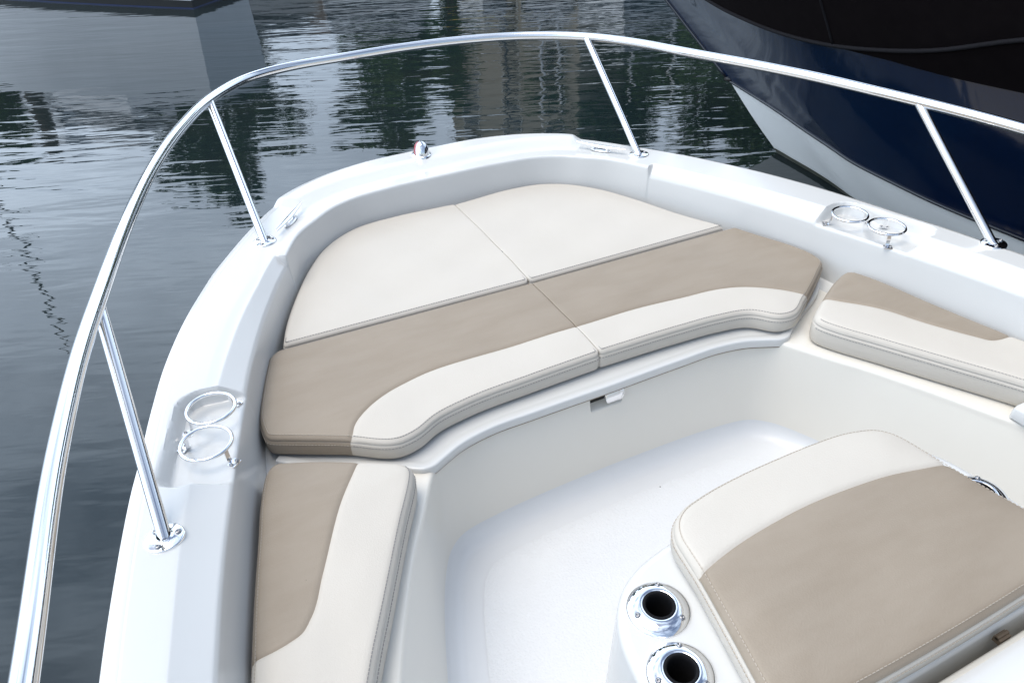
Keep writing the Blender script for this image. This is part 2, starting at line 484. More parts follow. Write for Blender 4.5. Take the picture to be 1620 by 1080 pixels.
def deck_rows(sign):
    t = T_S
    E_, O_, W_ = (hermite(E_T, P, t) for P in (E_P, O_P, W_P))
    n = O_-E_
    width = np.linalg.norm(n, axis=1); n /= width[:, None]
    A = np.unique(np.concatenate([np.linspace(0, .06, 4), np.linspace(.06, .3, 10), np.linspace(.3, .93, 46), np.linspace(.93, 1.0, 12)]))
    along = np.concatenate([[0], np.cumsum(np.linalg.norm(np.diff(E_, axis=0), axis=1))])
    at = lambda tt: np.interp(tt, t, along)
    df = hermite([0, .9, 1, 1.3, 1.6, 2, 2.5, 3, 4.2], [.03, .03, .033, .036, .043, .052, .068, .060, .055], t)[:, 0]
    fac = sstep(along, at(1.0)-.004, at(1.0)+.006)
    rows = []
    zdk = zd(E_[:, 1])
    s0, s1 = at(2.0), at(2.5)
    for i in range(len(t)):
        o, e, w = O_[i], E_[i], W_[i]; nn = n[i]; z0 = zdk[i]
        dE = (1-A)*width[i]
        x = o[0]+(e[0]-o[0])*A; y = o[1]+(e[1]-o[1])*A
        z = zd(y)
        # sloped facet along the inner edge
        k = (df[i]-dE)/df[i]
        soft = np.where(k > .05, k, np.where(k > -.05, (k+.05)**2/.2, 0))
        z = z-fac[i]*.034*soft
        # raised pad at the very bow, fading to the inner edge
        pad = .016*(1-sstep(along[i], at(.655), at(.655)+.03))*sstep(dE, .05, .16)
        z = z+pad
        # cup-holder recess (rounded rectangle in plan)
        cx, hx = (s0+s1)/2, (s1-s0)/2+.012
        qx = abs(along[i]-cx)-hx+.045; qy = dE-.128+.045
        sd = np.hypot(np.maximum(qx, 0), np.maximum(qy, 0))+np.minimum(np.maximum(qx, qy), 0)-.045
        soft = np.where(qx > qy, .007, .011)*(1+.6*np.clip((along[i]-cx)/hx, 0, 1))
        mask = 1-sstep(sd, -soft, soft*.7)
        zr = .982+.011*np.clip((along[i]-s0)/(s1-s0), 0, 1)
        z = z+mask*(np.minimum(z, zr)-z)
        # rounded inner edge
        r = .009
        q = np.clip(r-dE, 0, r)
        z = z-(r-np.sqrt(np.maximum(r*r-q*q, 0)))
        # outboard: rub-rail step and joint line
        pre = []
        for (off, dz) in ((.010, -.60), (.016, -.10), (.020, -.055), (.030, -.050), (.034, -.040), (.034, -.024), (.029, -.013), (.018, -.009), (.006, -.007), (.0025, -.0075), (.001, -.010), (-.0005, -.004)):
            pre.append((o[0]+nn[0]*off, o[1]+nn[1]*off, zd(o[1])+dz+pad[0]*(1 if dz > -.03 else 0)))
        z[0] -= .0012
        row = pre+[(x[j], y[j], z[j]) for j in range(len(A))]
        ze = z[-1]
        for f_ in (.12, .3, .5, .7, .85, .94, .98, 1.0):
            b = f_**1.6
            row.append((e[0]+(w[0]-e[0])*b-nn[0]*.003*math.sin(f_*3.1), e[1]+(w[1]-e[1])*b-nn[1]*.003*math.sin(f_*3.1), ze-.002+(0.835-ze)*f_))
        row.append((w[0]-nn[0]*.012, w[1]-nn[1]*.012, .8305))
        row.append((w[0]-nn[0]*.05, w[1]-nn[1]*.05, .8285))
        rows.append([(sign*p[0], p[1], p[2]) for p in row])
    return rows

def build_hull():
    R_ = deck_rows(1); L_ = deck_rows(-1)
    rows = L_[::-1]+R_[1:]
    m = MB().grid(rows)
    d = m.build('deck', M['gelcoat'], boat)
    autosmooth(d, 40)
    # topsides of the hull below the rub rail
    t = np.linspace(0, 4.2, 120)
    O_ = hermite(E_T, O_P, t)
    def side(sg):
        rr = []
        for i, p in enumerate(O_):
            row = []
            for z, f_ in ((.94, 0), (.85, .02), (.6, .10), (.35, .2), (.1, .3), (-.25, .55)):
                cx, cy = 0, min(p[1], 1.4)-.2
                row.append((sg*(p[0]*(1-f_*.6)+.004), p[1]-(p[1]-cy)*f_*.35 if p[1] > 1.2 else p[1], z))
            rr.append(row)
        return rr
    m = MB().grid(side(-1)[::-1]+side(1)[1:])
    m.build('hull', M['gelcoat'], boat)
build_hull()

# ---- cockpit liner: seat decks, inner wall, cove and floor
Q_P = [(0, 1.436), (.25, 1.436), (.38, 1.430), (.440, 1.410), (.482, 1.382), (.512, 1.340), (.56, 1.255), (.617, 1.158), (.71, .965), (.79, .75), (.83, .4), (.85, -1.2)]
C_P = [(0, 1.412), (.2, 1.408), (.33, 1.400), (.425, 1.386), (.476, 1.355), (.512, 1.305), (.552, 1.22), (.607, 1.07), (.675, .86), (.72, .65), (.74, .3), (.75, -1.2)]
ZF = 0.53
def sym_path(P, tt):
    k = np.arange(len(P), dtype=float)
    h = hermite(k, P, tt)
    return np.vstack([h[::-1][:-1]*[-1, 1], h])

def build_liner():
    tt = np.unique(np.concatenate([np.linspace(0, .42, 60), np.linspace(.42, 7, 150), np.linspace(7, 11, 40)]))
    Q = sym_path(Q_P, tt); C = sym_path(C_P, tt)
    nq = -normals2d(Q, False); nc = -normals2d(C, False)
    # make sure the normals point into the cockpit
    for nn, P in ((nq, Q), (nc, C)):
        c = np.array([0, .5])-P
        nn *= np.sign((nn*c).sum(1))[:, None]
    rows, rows2 = [], []
    for i in range(len(Q)):
        q, c = Q[i], C[i]
        out = q-nq[i]*.035
        row = [(out[0], out[1], .832)]
        for k_ in (.3, .6): row.append((*(out+(q-out)*k_), .832))
        r = .011
        for a in np.linspace(0, math.pi/2, 6):
            p = q+nq[i]*(r*math.sin(a)-r)
            row.append((p[0], p[1], .832-r+r*math.cos(a)))
        # wall, leaning from Q to C, with latch pocket pushed forward near the centre
        zt, zb = .818, ZF+.045
        for f_ in np.concatenate([np.linspace(.02, .30, 22), np.linspace(.34, 1, 10)]):
            p = q+(c-q)*f_; z = zt+(zb-zt)*f_
            pk = (1-sstep(abs(q[0]+.008), .044, .049))*(1-sstep(z, .7895-.004, .7895-.007)) if False else (1-sstep(abs(q[0]+.008), .044, .048))*sstep(z, .770, .775)
            p = p+np.array([0, 1.0])*.030*pk
            row.append((p[0], p[1], z))
        row2 = [row[-1]]
        R0 = .045
        for a in np.linspace(.15, math.pi/2, 7):
            p = c+nc[i]*(R0*(1-math.cos(a)))
            row2.append((p[0], p[1], ZF+R0-R0*math.sin(a)))
        p = c+nc[i]*.092
        row2.append((p[0], p[1], ZF-.0015))
        rows.append(row); rows2.append(row2)
    m = MB().grid(rows, flip=True)
    o = m.build('cockpit_liner', M['liner'], boat)
    autosmooth(o, 50)
    MB().grid(rows2, flip=True).build('floor_cove', M['sole'], boat)
    # seat deck sheet under the cushions, out to the coaming
    for sg in (1, -1):
        a = hermite(np.arange(len(Q_P)), Q_P, np.linspace(0, len(Q_P)-1, 90)); b_ = hermite(E_T, W_P, np.linspace(0, 4.2, 200))
        ka, kb = chord(a), chord(b_)
        a = a-normals2d(a, False)*np.sign((normals2d(a, False)*(np.array([0, .5])-a)).sum(1))[:, None]*.018
        a[0, 0] = 0
        # pair the two curves by their distance along each leg
        f_ = np.linspace(0, 1, 80)
        a = np.stack([np.interp(f_*ka[-1], ka, a[:, j]) for j in (0, 1)], 1)
        b_ = np.stack([np.interp(f_*kb[-1], kb, b_[:, j]) for j in (0, 1)], 1)
        m = MB().grid([[(sg*p[0], p[1]+.004*(p[1] > 1.3), .8314), (sg*(q[0]+.004), q[1]+.004, .8275)] for p, q in zip(a, b_)], flip=(sg < 0))
        m.build('seat_deck', M['liner'], boat)
    # floor sheet
    inn = C+nc*.060
    poly = np.vstack([inn, [[.72, -1.3], [-.72, -1.3]]])
    m = MB(); m.add([(p[0], p[1], ZF-.0025) for p in poly], [tuple(range(len(poly)))])
    m.build('floor', M['sole'], boat, smooth=False)
    # non-skid panel, a raised field 2 mm proud with a moulded edge
    pan = resample(C+nc*.085, .02)
    poly = np.vstack([pan, [[.66, -1.25], [-.66, -1.25]]])
    poly = smooth_closed(resample(poly, .012, True), 14)
    if area2(poly) < 0: poly = poly[::-1]
    nn = normals2d(poly)
    m = MB()
    rows = [[(*(p-n_*o_), z) for p, n_ in zip(poly, nn)] for o_, z in ((0, ZF+.0003), (.008, ZF+.0006), (.020, ZF+.0010))]
    m.grid(rows, close_v=True)
    b = len(m.v)
    m.v.extend(rows[-1]); m.f.append(tuple(range(b, b+len(poly))))
    m.build('floor_panel', M['nonskid'], boat, sharp=40)

    # seat lid under the bow cushions: slab with a rolled front lip
    lip = [(0, 1.421), (.214, 1.4225), (.333, 1.421), (.412, 1.405), (.462, 1.383), (.492, 1.370), (.515, 1.371), (.545, 1.390), (.62, 1.432), (.745, 1.50), (.80, 1.55)]
    h = curve(lip, .008)
    full = np.vstack([h[::-1][:-1]*[-1, 1], h])
    n2 = -normals2d(full, False); c0 = np.array([0, .5])-full
    n2 *= np.sign((n2*c0).sum(1))[:, None]
    rows = []
    for p, n_ in zip(full, n2):
        row = []
        r = .0045
        prof = [(-.016, .8205), (-.002, .8205), (0, .8225), (0, .846-r)]
        prof += [(-r+r*math.cos(a), .846-r+r*math.sin(a)) for a in np.linspace(.2, math.pi/2, 5)]
        prof += [(-.018, .8455), (-.024, .8425), (-.032, .842)]
        for d_, z in prof:
            row.append((p[0]+n_[0]*d_, p[1]+n_[1]*d_, z))
        f_ = np.clip((p[1]-1.371)/.2, 0, 1) if abs(p[0]) > .5 else 0
        sl = .006*max(0, abs(p[0])-.47)
        row[-1] = (row[-1][0], row[-1][1], row[-1][2]-sl)
        row.append((p[0]*.97, 1.78, .8415-sl*1.6))
        rows.append(row)
    m = MB().grid(rows, flip=True)
    m.build('seat_lid', M['gelcoat'], boat, sharp=50)
    # thin brown tube drawn in as the shadow line under the lip
    MB().tube([(p[0]-n_[0]*.0035, p[1]-n_[1]*.0035, .8195) for p, n_ in zip(full, n2) if p[1] < 1.43], .0022, 6).build('lip_shadow_bead', M['lip_shadow'], boat)
    # aft lids of the two side seats
    for sg in (1, -1):
        m = MB()
        prof = [(.745, .835), (.743, .84), (.743, .862), (.746, .868), (.752, .871), (.86, .871), (.93, .871)]
        ys = np.concatenate([np.linspace(.906, .895, 4), np.linspace(.88, -.9, 30)])
        rows = []
        for j, y in enumerate(ys):
            dr = (0.012, .004, .001, 0)[j] if j < 4 else 0
            rows.append([(sg*(x+max(0, (.9-y))*.07*(1 if x < .80 else .3)+dr*.6), y, z-dr) for x, z in prof])
        m.grid(rows, flip=(sg > 0))
        b = len(m.v)
        m.v.extend([(p[0], p[1], p[2]) for p in rows[0]]+[(rows[0][-1][0], rows[0][-1][1], .83)]); m.f.append(tuple(range(b, b+8)))
        m.build('side_seat_lid', M['gelcoat'], boat, sharp=40)
build_liner()

# ---- console seat base with its raised rim, and the console behind
def rounded_block(name, half, z0, z1, r, material, flare=0.0, right=None, holes=()):
    full = np.vstack([np.array(half)*[-1, 1], np.array(right if right else half)[::-1]])
    full = smooth_closed(resample(full, .008, True), 10)
    if area2(full) < 0: full = full[::-1]
    nn = normals2d(full)
    rows = []
    prof = [(flare+.03, z0), (flare+.008, z0+.02), (flare, z0+.05), (flare*.4, (z0+z1)/2), (0.0, z1-r)]
    prof += [(-r+r*math.cos(a), z1-r+r*math.sin(a)) for a in np.linspace(.25, math.pi/2, 6)]
    for o_, z in prof:
        rows.append([(*(p+n_*o_), z) for p, n_ in zip(full, nn)])
    m = MB().grid(rows, close_v=True)
    # top face with round holes for the rod holder sockets
    top = np.array(rows[-1])[:, :2]; nt = len(top)
    P = [top]; edges = [(i, (i+1) % nt) for i in range(nt)]; c_ = nt
    for hx, hy, hr in holes:
        a = np.linspace(0, 2*np.pi, 32, endpoint=False)
        P.append(np.c_[hx+hr*np.cos(a), hy+hr*np.sin(a)])
        edges += [(c_+i, c_+(i+1) % 32) for i in range(32)]; c_ += 32
    res = delaunay_2d_cdt([Vector(p) for p in np.vstack(P)], edges, [list(range(nt))], 1, 1e-6)
    V = np.array([tuple(v) for v in res[0]])
    F = [tuple(f) for f in res[2] if all(np.hypot(*(V[list(f)].mean(0)-[hx, hy])) > hr for hx, hy, hr in holes)]
    m.add([(p[0], p[1], z1) for p in V], F)
    return m.build(name, material, boat, sharp=40)

rounded_block('console_seat_base', [(0, .886), (.15, .885), (.25, .874), (.315, .860), (.360, .838), (.395, .804), (.418, .757), (.430, .69), (.436, .6), (.44, .515), (.2, .515), (0, .515)], ZF-.002, .995, .016, M['gelcoat'], flare=.022,
              right=[(0, .886), (.15, .885), (.235, .876), (.285, .860), (.318, .832), (.337, .795), (.350, .73), (.357, .65), (.36, .515), (.2, .515), (0, .515)],
              holes=[(-.336, .772, .0225), (-.369, .670, .0225), (.300, .700, .0225)])

def build_console():
    # console front: a shallow cream chamfer rising to a white top, aft of a dark gap
    m = MB()
    rows = []
    for x in np.linspace(-.43, .43, 30):
        e = 1-sstep(abs(x), .40, .43)
        dz = -.02*(1-e)
        rows.append([(x, .498, ZF), (x, .497, .93+dz), (x, .495, .985+dz), (x, .490, .996+dz), (x, .483, 1.001+dz)])
    m.grid(rows, flip=True)
    m.build('console_front', M['liner'], boat, sharp=60)
    m = MB()
    rows = []
    for x in np.linspace(-.43, .43, 30):
        e = 1-sstep(abs(x), .38, .43)
        dz = -.02*(1-e)
        rows.append([(x, .483, 1.0012+dz), (x, .476, 1.004+dz), (x, .40, 1.018+dz), (x, .15, 1.03+dz), (x, -.5, 1.03+dz), (x, -.52, ZF)])
    m.grid(rows, flip=True)
    for sg in (1, -1):
        y0 = [(sg*.43, p[1], p[2]) for p in rows[0]]+[(sg*.43, .483, ZF)]
        b = len(m.v); m.v.extend(y0); m.f.append(tuple(range(b, b+len(y0)))[::-sg])
    m.build('console_top', M['gelcoat'], boat, sharp=40)
    for x in (.105, -.16):
        m = MB()
        m.box((x, .504, .976), (.024, .012, .010)); m.tube([(x-.012, .505, .981), (x+.012, .505, .981)], .0035, 8)
        m.build('seat_hinge', M['brown_plastic'], boat, smooth=False)
build_console()

# ---- bow rail with four raked stanchions
def build_rail():
    px = [(-1.20, -.9), (-1.195, -.35), (-1.165, .3), (-1.145, .55), (-1.115, .843), (-1.083, 1.203), (-1.072, 1.287), (-1.047, 1.45), (-1.006, 1.65), (-.949, 1.906), (-.929, 1.988), (-.866, 2.215), (-.764, 2.49), (-.646, 2.712), (-.498, 2.858), (-.348, 2.903), (-.192, 2.908), (.045, 2.912), (.278, 2.882), (.496, 2.803), (.668, 2.672), (.767, 2.52), (.837, 2.347), (.929, 2.136), (1.004, 1.936), (1.059, 1.742), (1.104, 1.565), (1.137, 1.399), (1.150, 1.30), (1.175, .9), (1.195, .3), (1.205, -.35), (1.21, -.9)]
    c = curve(px, .02)
    for _ in range(6):
        c[1:-1] = .25*c[:-2]+.5*c[1:-1]+.25*c[2:]
    P = np.c_[c, np.full(len(c), 1.30)]
    # ends turn down to the deck aft of the frame
    root = MB().tube(P, .0148, 16).build('bow_rail', M['steel'], boat)
    spots = [((-1.011, 1.247), (-1.003, 1.600)), ((-.642, 2.285), (-.654, 2.690)), ((.640, 2.278), (.661, 2.672)), ((1.062, 1.255), (1.094, 1.610))]
    for (bx, by), (tx, ty) in spots:
        zb = float(zd(by))
        # nearest point of the rail in plan
        j = np.argmin(np.hypot(P[:, 0]-tx, P[:, 1]-ty))
        top = P[j]
        m = MB()
        B_ = np.array([bx, by, zb-.002])
        d = (top-B_)/np.linalg.norm(top-B_)
        m.tube([B_, B_+d*.02, B_+(top-B_)*.5, top-d*.006], .0119, 16, caps=False)
        st = m.build('stanchion', M['steel'], root)
        # oval flange welded round the foot, three screws
        ang = math.atan2(d[1], d[0]) if abs(d[1]) > 1e-6 else 0
        mt = Matrix.Translation((bx, by, zb))@Matrix.Rotation(ang, 4, 'Z')
        m = MB()
        m.lathe([(.0335, -.001), (.0335, .0030), (.0325, .0044), (.030, .0050), (.018, .0052), (.0145, .0075), (.0119, .0090)], 32, mt, sx=.92)
        m.build('flange', M['chrome'], root, sharp=50)
        for a in (90, 210, 330):
            a = math.radians(a)+math.pi
            p = mt@Vector((.0228*math.cos(a)*.9, .0228*math.sin(a), .0048))
            add_screw(p, root, .0060)

def add_screw(p, parent, r=.005, axis=None):
    mt = Matrix.Translation(p)
    if axis is not None:
        mt = mt@axis.to_track_quat('Z', 'Y').to_matrix().to_4x4()
    m = MB()
    m.lathe([(r, -.0005), (r*.98, r*.18), (r*.8, r*.48), (r*.5, r*.62), (r*.36, r*.62), (r*.30, r*.25), (.0001, r*.22)], 14, mt)
    return m.build('screw', M['screw'], parent)
build_rail()

# ---- drink holder rings standing in the recesses
def ring_holder(cx, cy, cz, feet, fz):
    m = MB()
    a = np.linspace(0, 2*math.pi, 56, endpoint=False)
    m.tube([(cx+.0485*math.cos(t), cy+.0485*math.sin(t), cz) for t in a], .0040, 10, closed=True)
    root = m.build('drink_ring', M['chrome'], boat)
    for ang in feet:
        ca, sa = math.cos(ang), math.sin(ang)
        p = np.array([cx+.0485*ca, cy+.0485*sa])
        m = MB()
        w = np.array([-sa, ca])*.0048
        o_ = np.array([ca, sa])
        rows = []
        for f_, z in ((.000, cz-.001), (.000, cz-.012), (.001, fz+.008), (.003, fz+.003), (.008, fz+.0022), (.017, fz+.002)):
            q = p+o_*f_
            rows.append([(*(q-w-o_*.0008), z), (*(q+w-o_*.0008), z), (*(q+w+o_*.0012), z+.0012), (*(q-w+o_*.0012), z+.0012)])
        m.grid(rows, close_v=True)
        q = p+o_*.013
        rot = [[ca, -sa, 0], [sa, ca, 0], [0, 0, 1]]
        m.box((q[0], q[1], fz+.0015), (.017, .022, .0022), rot)
        m.build('leg', M['chrome'], root, sharp=40)
        for s_ in (-1, 1):
            qq = q+np.array([-sa, ca])*.0068*s_
            add_screw(Vector((qq[0], qq[1], fz+.0024)), root, .0042)
for sg in (-1, 1):
    for (cx, cy, cz, feet, fz) in ((.891, 1.577, 1.018, (2.55, -.35), .984), (.915, 1.468, 1.022, (.75, -2.25), .990)):
        fs = [f if sg > 0 else math.pi-f for f in feet]
        ring_holder(sg*cx, cy, cz, fs, fz)

# ---- navigation light at the stem
def nav_light():
    zb = float(zd(2.65))+.016
    def shell(t0, t1, off=0.0, hs=1.0):
        rows = []
        for t in np.linspace(t0, t1, 15):
            row = []
            for v in np.linspace(0, 1, 9):
                r = math.cos(v*math.pi/2)**.75; z = math.sin(v*math.pi/2)
                row.append((-.021+(.028+off)*math.sin(t)*r, 2.648-(.034+off)*math.cos(t)*r+.004*z, zb+.004+.046*z*hs))
            rows.append(row)
        return rows
    m = MB().grid(shell(-1.15, 1.15))
    m.grid([[(-.021+(.033*math.sin(t))*k, 2.648-.040*math.cos(t)*k, zb+z) for t in np.linspace(0, 2*math.pi, 28, endpoint=False)] for k, z in ((1, -.02), (1, .003), (.95, .006), (.6, .0065))], close_v=True, flip=True)
    root = m.build('navigation_light', M['chrome'], boat, sharp=60)
    MB().grid(shell(-3.14159, -1.17, -.0015, .93)).build('red_lens', M['red_lens'], root)
    MB().grid(shell(1.17, 3.14159, -.0015, .93)).build('green_lens', M['green_lens'], root)
    MB().lathe([(.004, .0), (.0035, .0012), (.0001, .0014)], 12, Matrix.Translation((-.021, 2.646, zb+.0490))).build('screw', M['screw'], root)
nav_light()

# ---- low pop-up cleats
def cleat(p0, p1, z):
    p0, p1 = np.array([*p0, z]), np.array([*p1, z])
    d = p1-p0; L = np.linalg.norm(d); d /= L
    w = np.cross([0, 0, 1.0], d); c = (p0+p1)/2
    rows = []
    for s_ in np.linspace(-1, 1, 25):
        q = c+d*(s_*L/2)
        hw = .0085*(1-.62*abs(s_)**1.6); hh = .0048*(1-.45*abs(s_)**2); zz = .014+.003*abs(s_)**2
        rows.append([q+w*hw*math.cos(t)+np.array([0, 0, zz+hh*math.sin(t)]) for t in np.linspace(0, 2*math.pi, 12, endpoint=False)])
    m = MB().grid(rows, close_v=True)
    for e in (rows[0], rows[-1]):
        b = len(m.v); m.v.extend([tuple(x) for x in e]); m.f.append(tuple(range(b, b+12)))
    root = m.build('cleat', M['chrome'], boat)
    for s_ in (-1, 1):
        q = c+d*(s_*.026)
        MB().tube([q+np.array([0, 0, -.002]), q+np.array([0, 0, .013])], .0062, 12).build('post', M['chrome'], root, sharp=50)
    rows = []
    mt = Matrix.Translation(Vector(c))@Matrix.Rotation(math.atan2(d[1], d[0]), 4, 'Z')
    m = MB()
    m.lathe([(.013, -.001), (.013, .0014), (.012, .0022), (.0001, .0024)], 30, mt, sx=2.9)
    m.build('base_plate', M['chrome'], root, sharp=50)
cleat((.492, 2.452), (.600, 2.303), 1.001)
cleat((-.492, 2.452), (-.600, 2.303), 1.001)

# ---- latch in the seat front
def latch():
    m = MB()
    rows = []
    for x in np.linspace(-.048, .034, 18):
        e = sstep(x, -.048, -.040)*(1-sstep(x, .026, .034))
        rows.append([(x, 1.4620, .8215), (x, 1.4620, .7905), (x, 1.4580, .7895)])
    m.grid(rows)
    m.box((-.007, 1.4605, .778), (.078, .006, .010))
    root = m.build('latch', M['black_plastic'], boat, smooth=False)
    # pull plate, a rounded white tongue under the lip
    xs = np.linspace(-.018, .036, 22)
    rows = []
    for x in xs:
        u = min(x+.018, .036-x)
        e = math.sqrt(max(0, 1-(1-min(u/.009, 1))**2))
        rows.append([(x, 1.4280, .8195), (x, 1.4240, .812), (x, 1.4190, .811-.020*e), (x, 1.4220, .811-.0225*e), (x, 1.4280, .810-.021*e)])
    MB().grid(rows).build('latch_plate', M['chrome'], root)
latch()

# ---- rod holders in the console seat base
def rod_holder(x, y, tilt):
    mt = Matrix.Translation((x, y, .9945))@Matrix.Rotation(math.radians(tilt), 4, 'Z')
    m = MB()
    m.lathe([(.0505, -.001), (.0505, .0015), (.049, .004), (.044, .008), (.037, .0112), (.030, .0128), (.0265, .0128), (.0250, .0115), (.0245, .0085)], 48, mt)
    root = m.build('rod_holder', M['chrome'], boat, sharp=60)
    m = MB()
    m.lathe([(.0252, .0105), (.0248, .0135), (.0225, .0140), (.0210, .0125), (.0205, .004), (.0200, -.02), (.0190, -.055), (.0001, -.056)], 40, mt)
    m.build('rubber_insert', M['rubber'], root, sharp=60)
    for a in (20, 140, 262):
        a = math.radians(a)
        n = Vector((math.cos(a)*.33, math.sin(a)*.33, 1)).normalized()
        p = mt@Vector((.0385*math.cos(a), .0385*math.sin(a), .0098))
        add_screw(p, root, .0050, mt.to_3x3()@n)
rod_holder(-.336, .772, 38); rod_holder(-.369, .670, 38)
rod_holder(.300, .700, 142)

# ================================================================== CUSHIONS
def build_cushion(name, label, outline, zt, zb, panels, seams=(), edge_r=.010, sm=4, dome=.005, stitch=(), step=.0105, side_stitch=True, bulge=.003, boxing=None, joint=False):
    """panels: list of (part name, material key, polygon or None=rest)."""
    out = smooth_closed(resample(np.array(outline, float), .005, True), sm)
    out = resample(out, .0055, True)
    if area2(out) < 0: out = out[::-1]
    N = len(out)
    nn = normals2d(out)
    for _ in range(3):
        nn = (np.roll(nn, 1, 0)+2*nn+np.roll(nn, -1, 0)); nn /= np.linalg.norm(nn, axis=1)[:, None]
    root = empty(name, label, 'cushion', None)
    cen = out.mean(0)
    root.location = (cen[0], cen[1], zb)
    pts = [out]; edges = [(i, (i+1) % N) for i in range(N)]
    cnt = N
    for ins in (.0012, .003, .0055, .008, .011, .015, .021, .030):
        q = out-nn*ins
        keep = inside(out, q) & (dist_poly(out, q) > ins*.93)
        pts.append(q[keep][::(1 if ins < .012 else 2)]); cnt += len(pts[-1])
    seams2 = []
    for s_ in seams:
        c = curve(s_, .006)
        seams2.append(c)
        sn = normals2d(c, False)
        base = cnt
        k_in = inside(out, c) & (dist_poly(out, c) > .0015)
        cc = c[k_in]
        pts.append(cc); edges += [(base+i, base+i+1) for i in range(len(cc)-1)]; cnt += len(cc)
        for off in (-.0025, .0025, -.006, .006, -.012, .012):
            q = c+sn*off
            kk = inside(out, q) & (dist_poly(out, q) > .004)
            pts.append(q[kk]); cnt += int(kk.sum())
    lo, hi = out.min(0), out.max(0)
    gx, gy = np.meshgrid(np.arange(lo[0], hi[0], step), np.arange(lo[1], hi[1], step))
    gx = gx+(np.arange(gx.shape[0]) % 2)[:, None]*step/2
    g = np.stack([gx.ravel(), gy.ravel()], 1)
    g = g[inside(out, g)]
    dg = dist_poly(out, g)
    g = g[dg > .036]
    for c in seams2:
        g = g[dist_poly(c, g, False) > .016]
    pts.append(g)
    P = np.vstack(pts)
    res = delaunay_2d_cdt([Vector(p) for p in P], edges, [list(range(N))], 1, 1e-6)
    V = np.array([tuple(v) for v in res[0]]); F = [tuple(f) for f in res[2]]
    r = edge_r
    d_all = dist_poly(out, V)
    if joint:                                   # the edge against its twin on the centreline stays square
        k_ = np.abs(out[:, 0]) > .010
        j_ = int(np.nonzero(k_ & ~np.roll(k_, 1))[0][0])
        arc = np.roll(out, -j_, 0)[np.roll(k_, -j_)]
        arc = np.vstack([arc[0]-(arc[1]-arc[0])*4, arc, arc[-1]+(arc[-1]-arc[-2])*4])
        d = dist_poly(arc, V, False)
    else:
        d = d_all
    z = np.where(d < r, zt-r+np.sqrt(np.maximum(r*r-(r-np.minimum(d, r))**2, 0)), zt)
    z = z+dome*(1-np.exp(-np.maximum(d-r*.5, 0)/.06))-dome
    z = z-.0016*np.exp(-((d-.0035)/.0018)**2)
    if joint:
        q_ = np.clip(.0012-d_all, 0, .0012)
        z = z-np.where(d > d_all+1e-6, .0012-np.sqrt(.0012**2-q_**2)+.0004*np.exp(-(d_all/.004)**2), 0)
    # soft wander of the stuffed surface
    ph = 1.3
    z = z+sstep(d, .01, .06)*(.0011*np.sin(V[:, 0]*23+V[:, 1]*9+ph)+.0009*np.sin(V[:, 1]*31-V[:, 0]*13+2*ph))
    for c in seams2:
        ds = dist_poly(c, V, False)
        z = z-.0030*np.exp(-(ds/.0032)**2)-.0012*np.exp(-(ds/.012)**2)
    # faces of the top, then the boxing round the side
    zt0 = zt-r-dome
    H = zt0-zb
    lev = [(.0, zt0), (.0002, zt0-.0014), (-.0020, zt0-.0027), (.0002, zt0-.0042), (.0010+bulge*.4, zt0-.009), (bulge, zt0-H*.45), (bulge*.8, zb+H*.25), (-.001, zb+.006), (-.006, zb+.001), (-.014, zb)]
    pid = np.full(len(F), -1)
    cenF = np.array([V[list(f)].mean(0) for f in F])
    pol = []
    for pi, (pn, mk, poly) in enumerate(panels):
        if poly is None: kF = np.ones(len(F), bool); kS = np.ones(N, bool)
        else:
            py = np.array(poly, float)
            kF = inside(py, cenF); mid = .5*(out+np.roll(out, -1, 0))
            kS = inside(py, mid)
        if boxing: kS = np.full(N, pn == boxing)
        pol.append((kF, kS))
    usedF = np.zeros(len(F), bool); usedS = np.zeros(N, bool)
    V3 = np.c_[V, z]
    sp = 1.0/40
    for (pn, mk, poly), (kF, kS) in zip(panels, pol):
        kF = kF & ~usedF; kS = kS & ~usedS
        usedF |= kF; usedS |= kS
        m = MB()
        fi = [F[i] for i in np.nonzero(kF)[0]]
        idx = {}
        for f in fi:
            for v in f: idx.setdefault(v, len(idx))
        # share the rim between top and side so the shading runs over the edge
        rim = {}
        Vl = [None]*len(idx)
        for v, k in idx.items(): Vl[k] = tuple(V3[v])
        m.v = Vl; m.f = [tuple(idx[v] for v in f) for f in fi]
        # map outline index -> vertex
        key = {(round(V3[v][0], 5), round(V3[v][1], 5)): k for v, k in idx.items()}
        side = np.nonzero(kS)[0]
        ring = {}
        def vert(i, L):
            i %= N
            if L == 0:
                kk = (round(out[i][0], 5), round(out[i][1], 5))
                if kk in key: return key[kk]
            if (i, L) not in ring:
                o_, zz = lev[L]
                p = out[i]+nn[i]*o_
                ring[(i, L)] = len(m.v); m.v.append((p[0], p[1], zz))
            return ring[(i, L)]
        for i in side:
            for L in range(len(lev)-1):
                m.f.append((vert(i+1, L), vert(i, L), vert(i, L+1), vert(i+1, L+1)))
        o = m.build(pn, M[mk], root, sharp=50 if joint else None)
        o.location = (0, 0, 0)
        o.matrix_parent_inverse = Matrix.Translation(-root.location)
    # base board
    bq = out-nn*.022
    bq = bq[inside(out, bq) & (dist_poly(out, bq) > .0205)]
    m = MB().add([(p[0], p[1], zb+.0015) for p in bq], [tuple(range(len(bq)))[::-1]])
    o = m.build('base_board', M['cushion_base'], root, smooth=False)
    o.matrix_parent_inverse = Matrix.Translation(-root.location)
    # rows of stitches either side of the edge seam
    ks = chord(np.vstack([out, out[:1]]))
    tot = ks[-1]
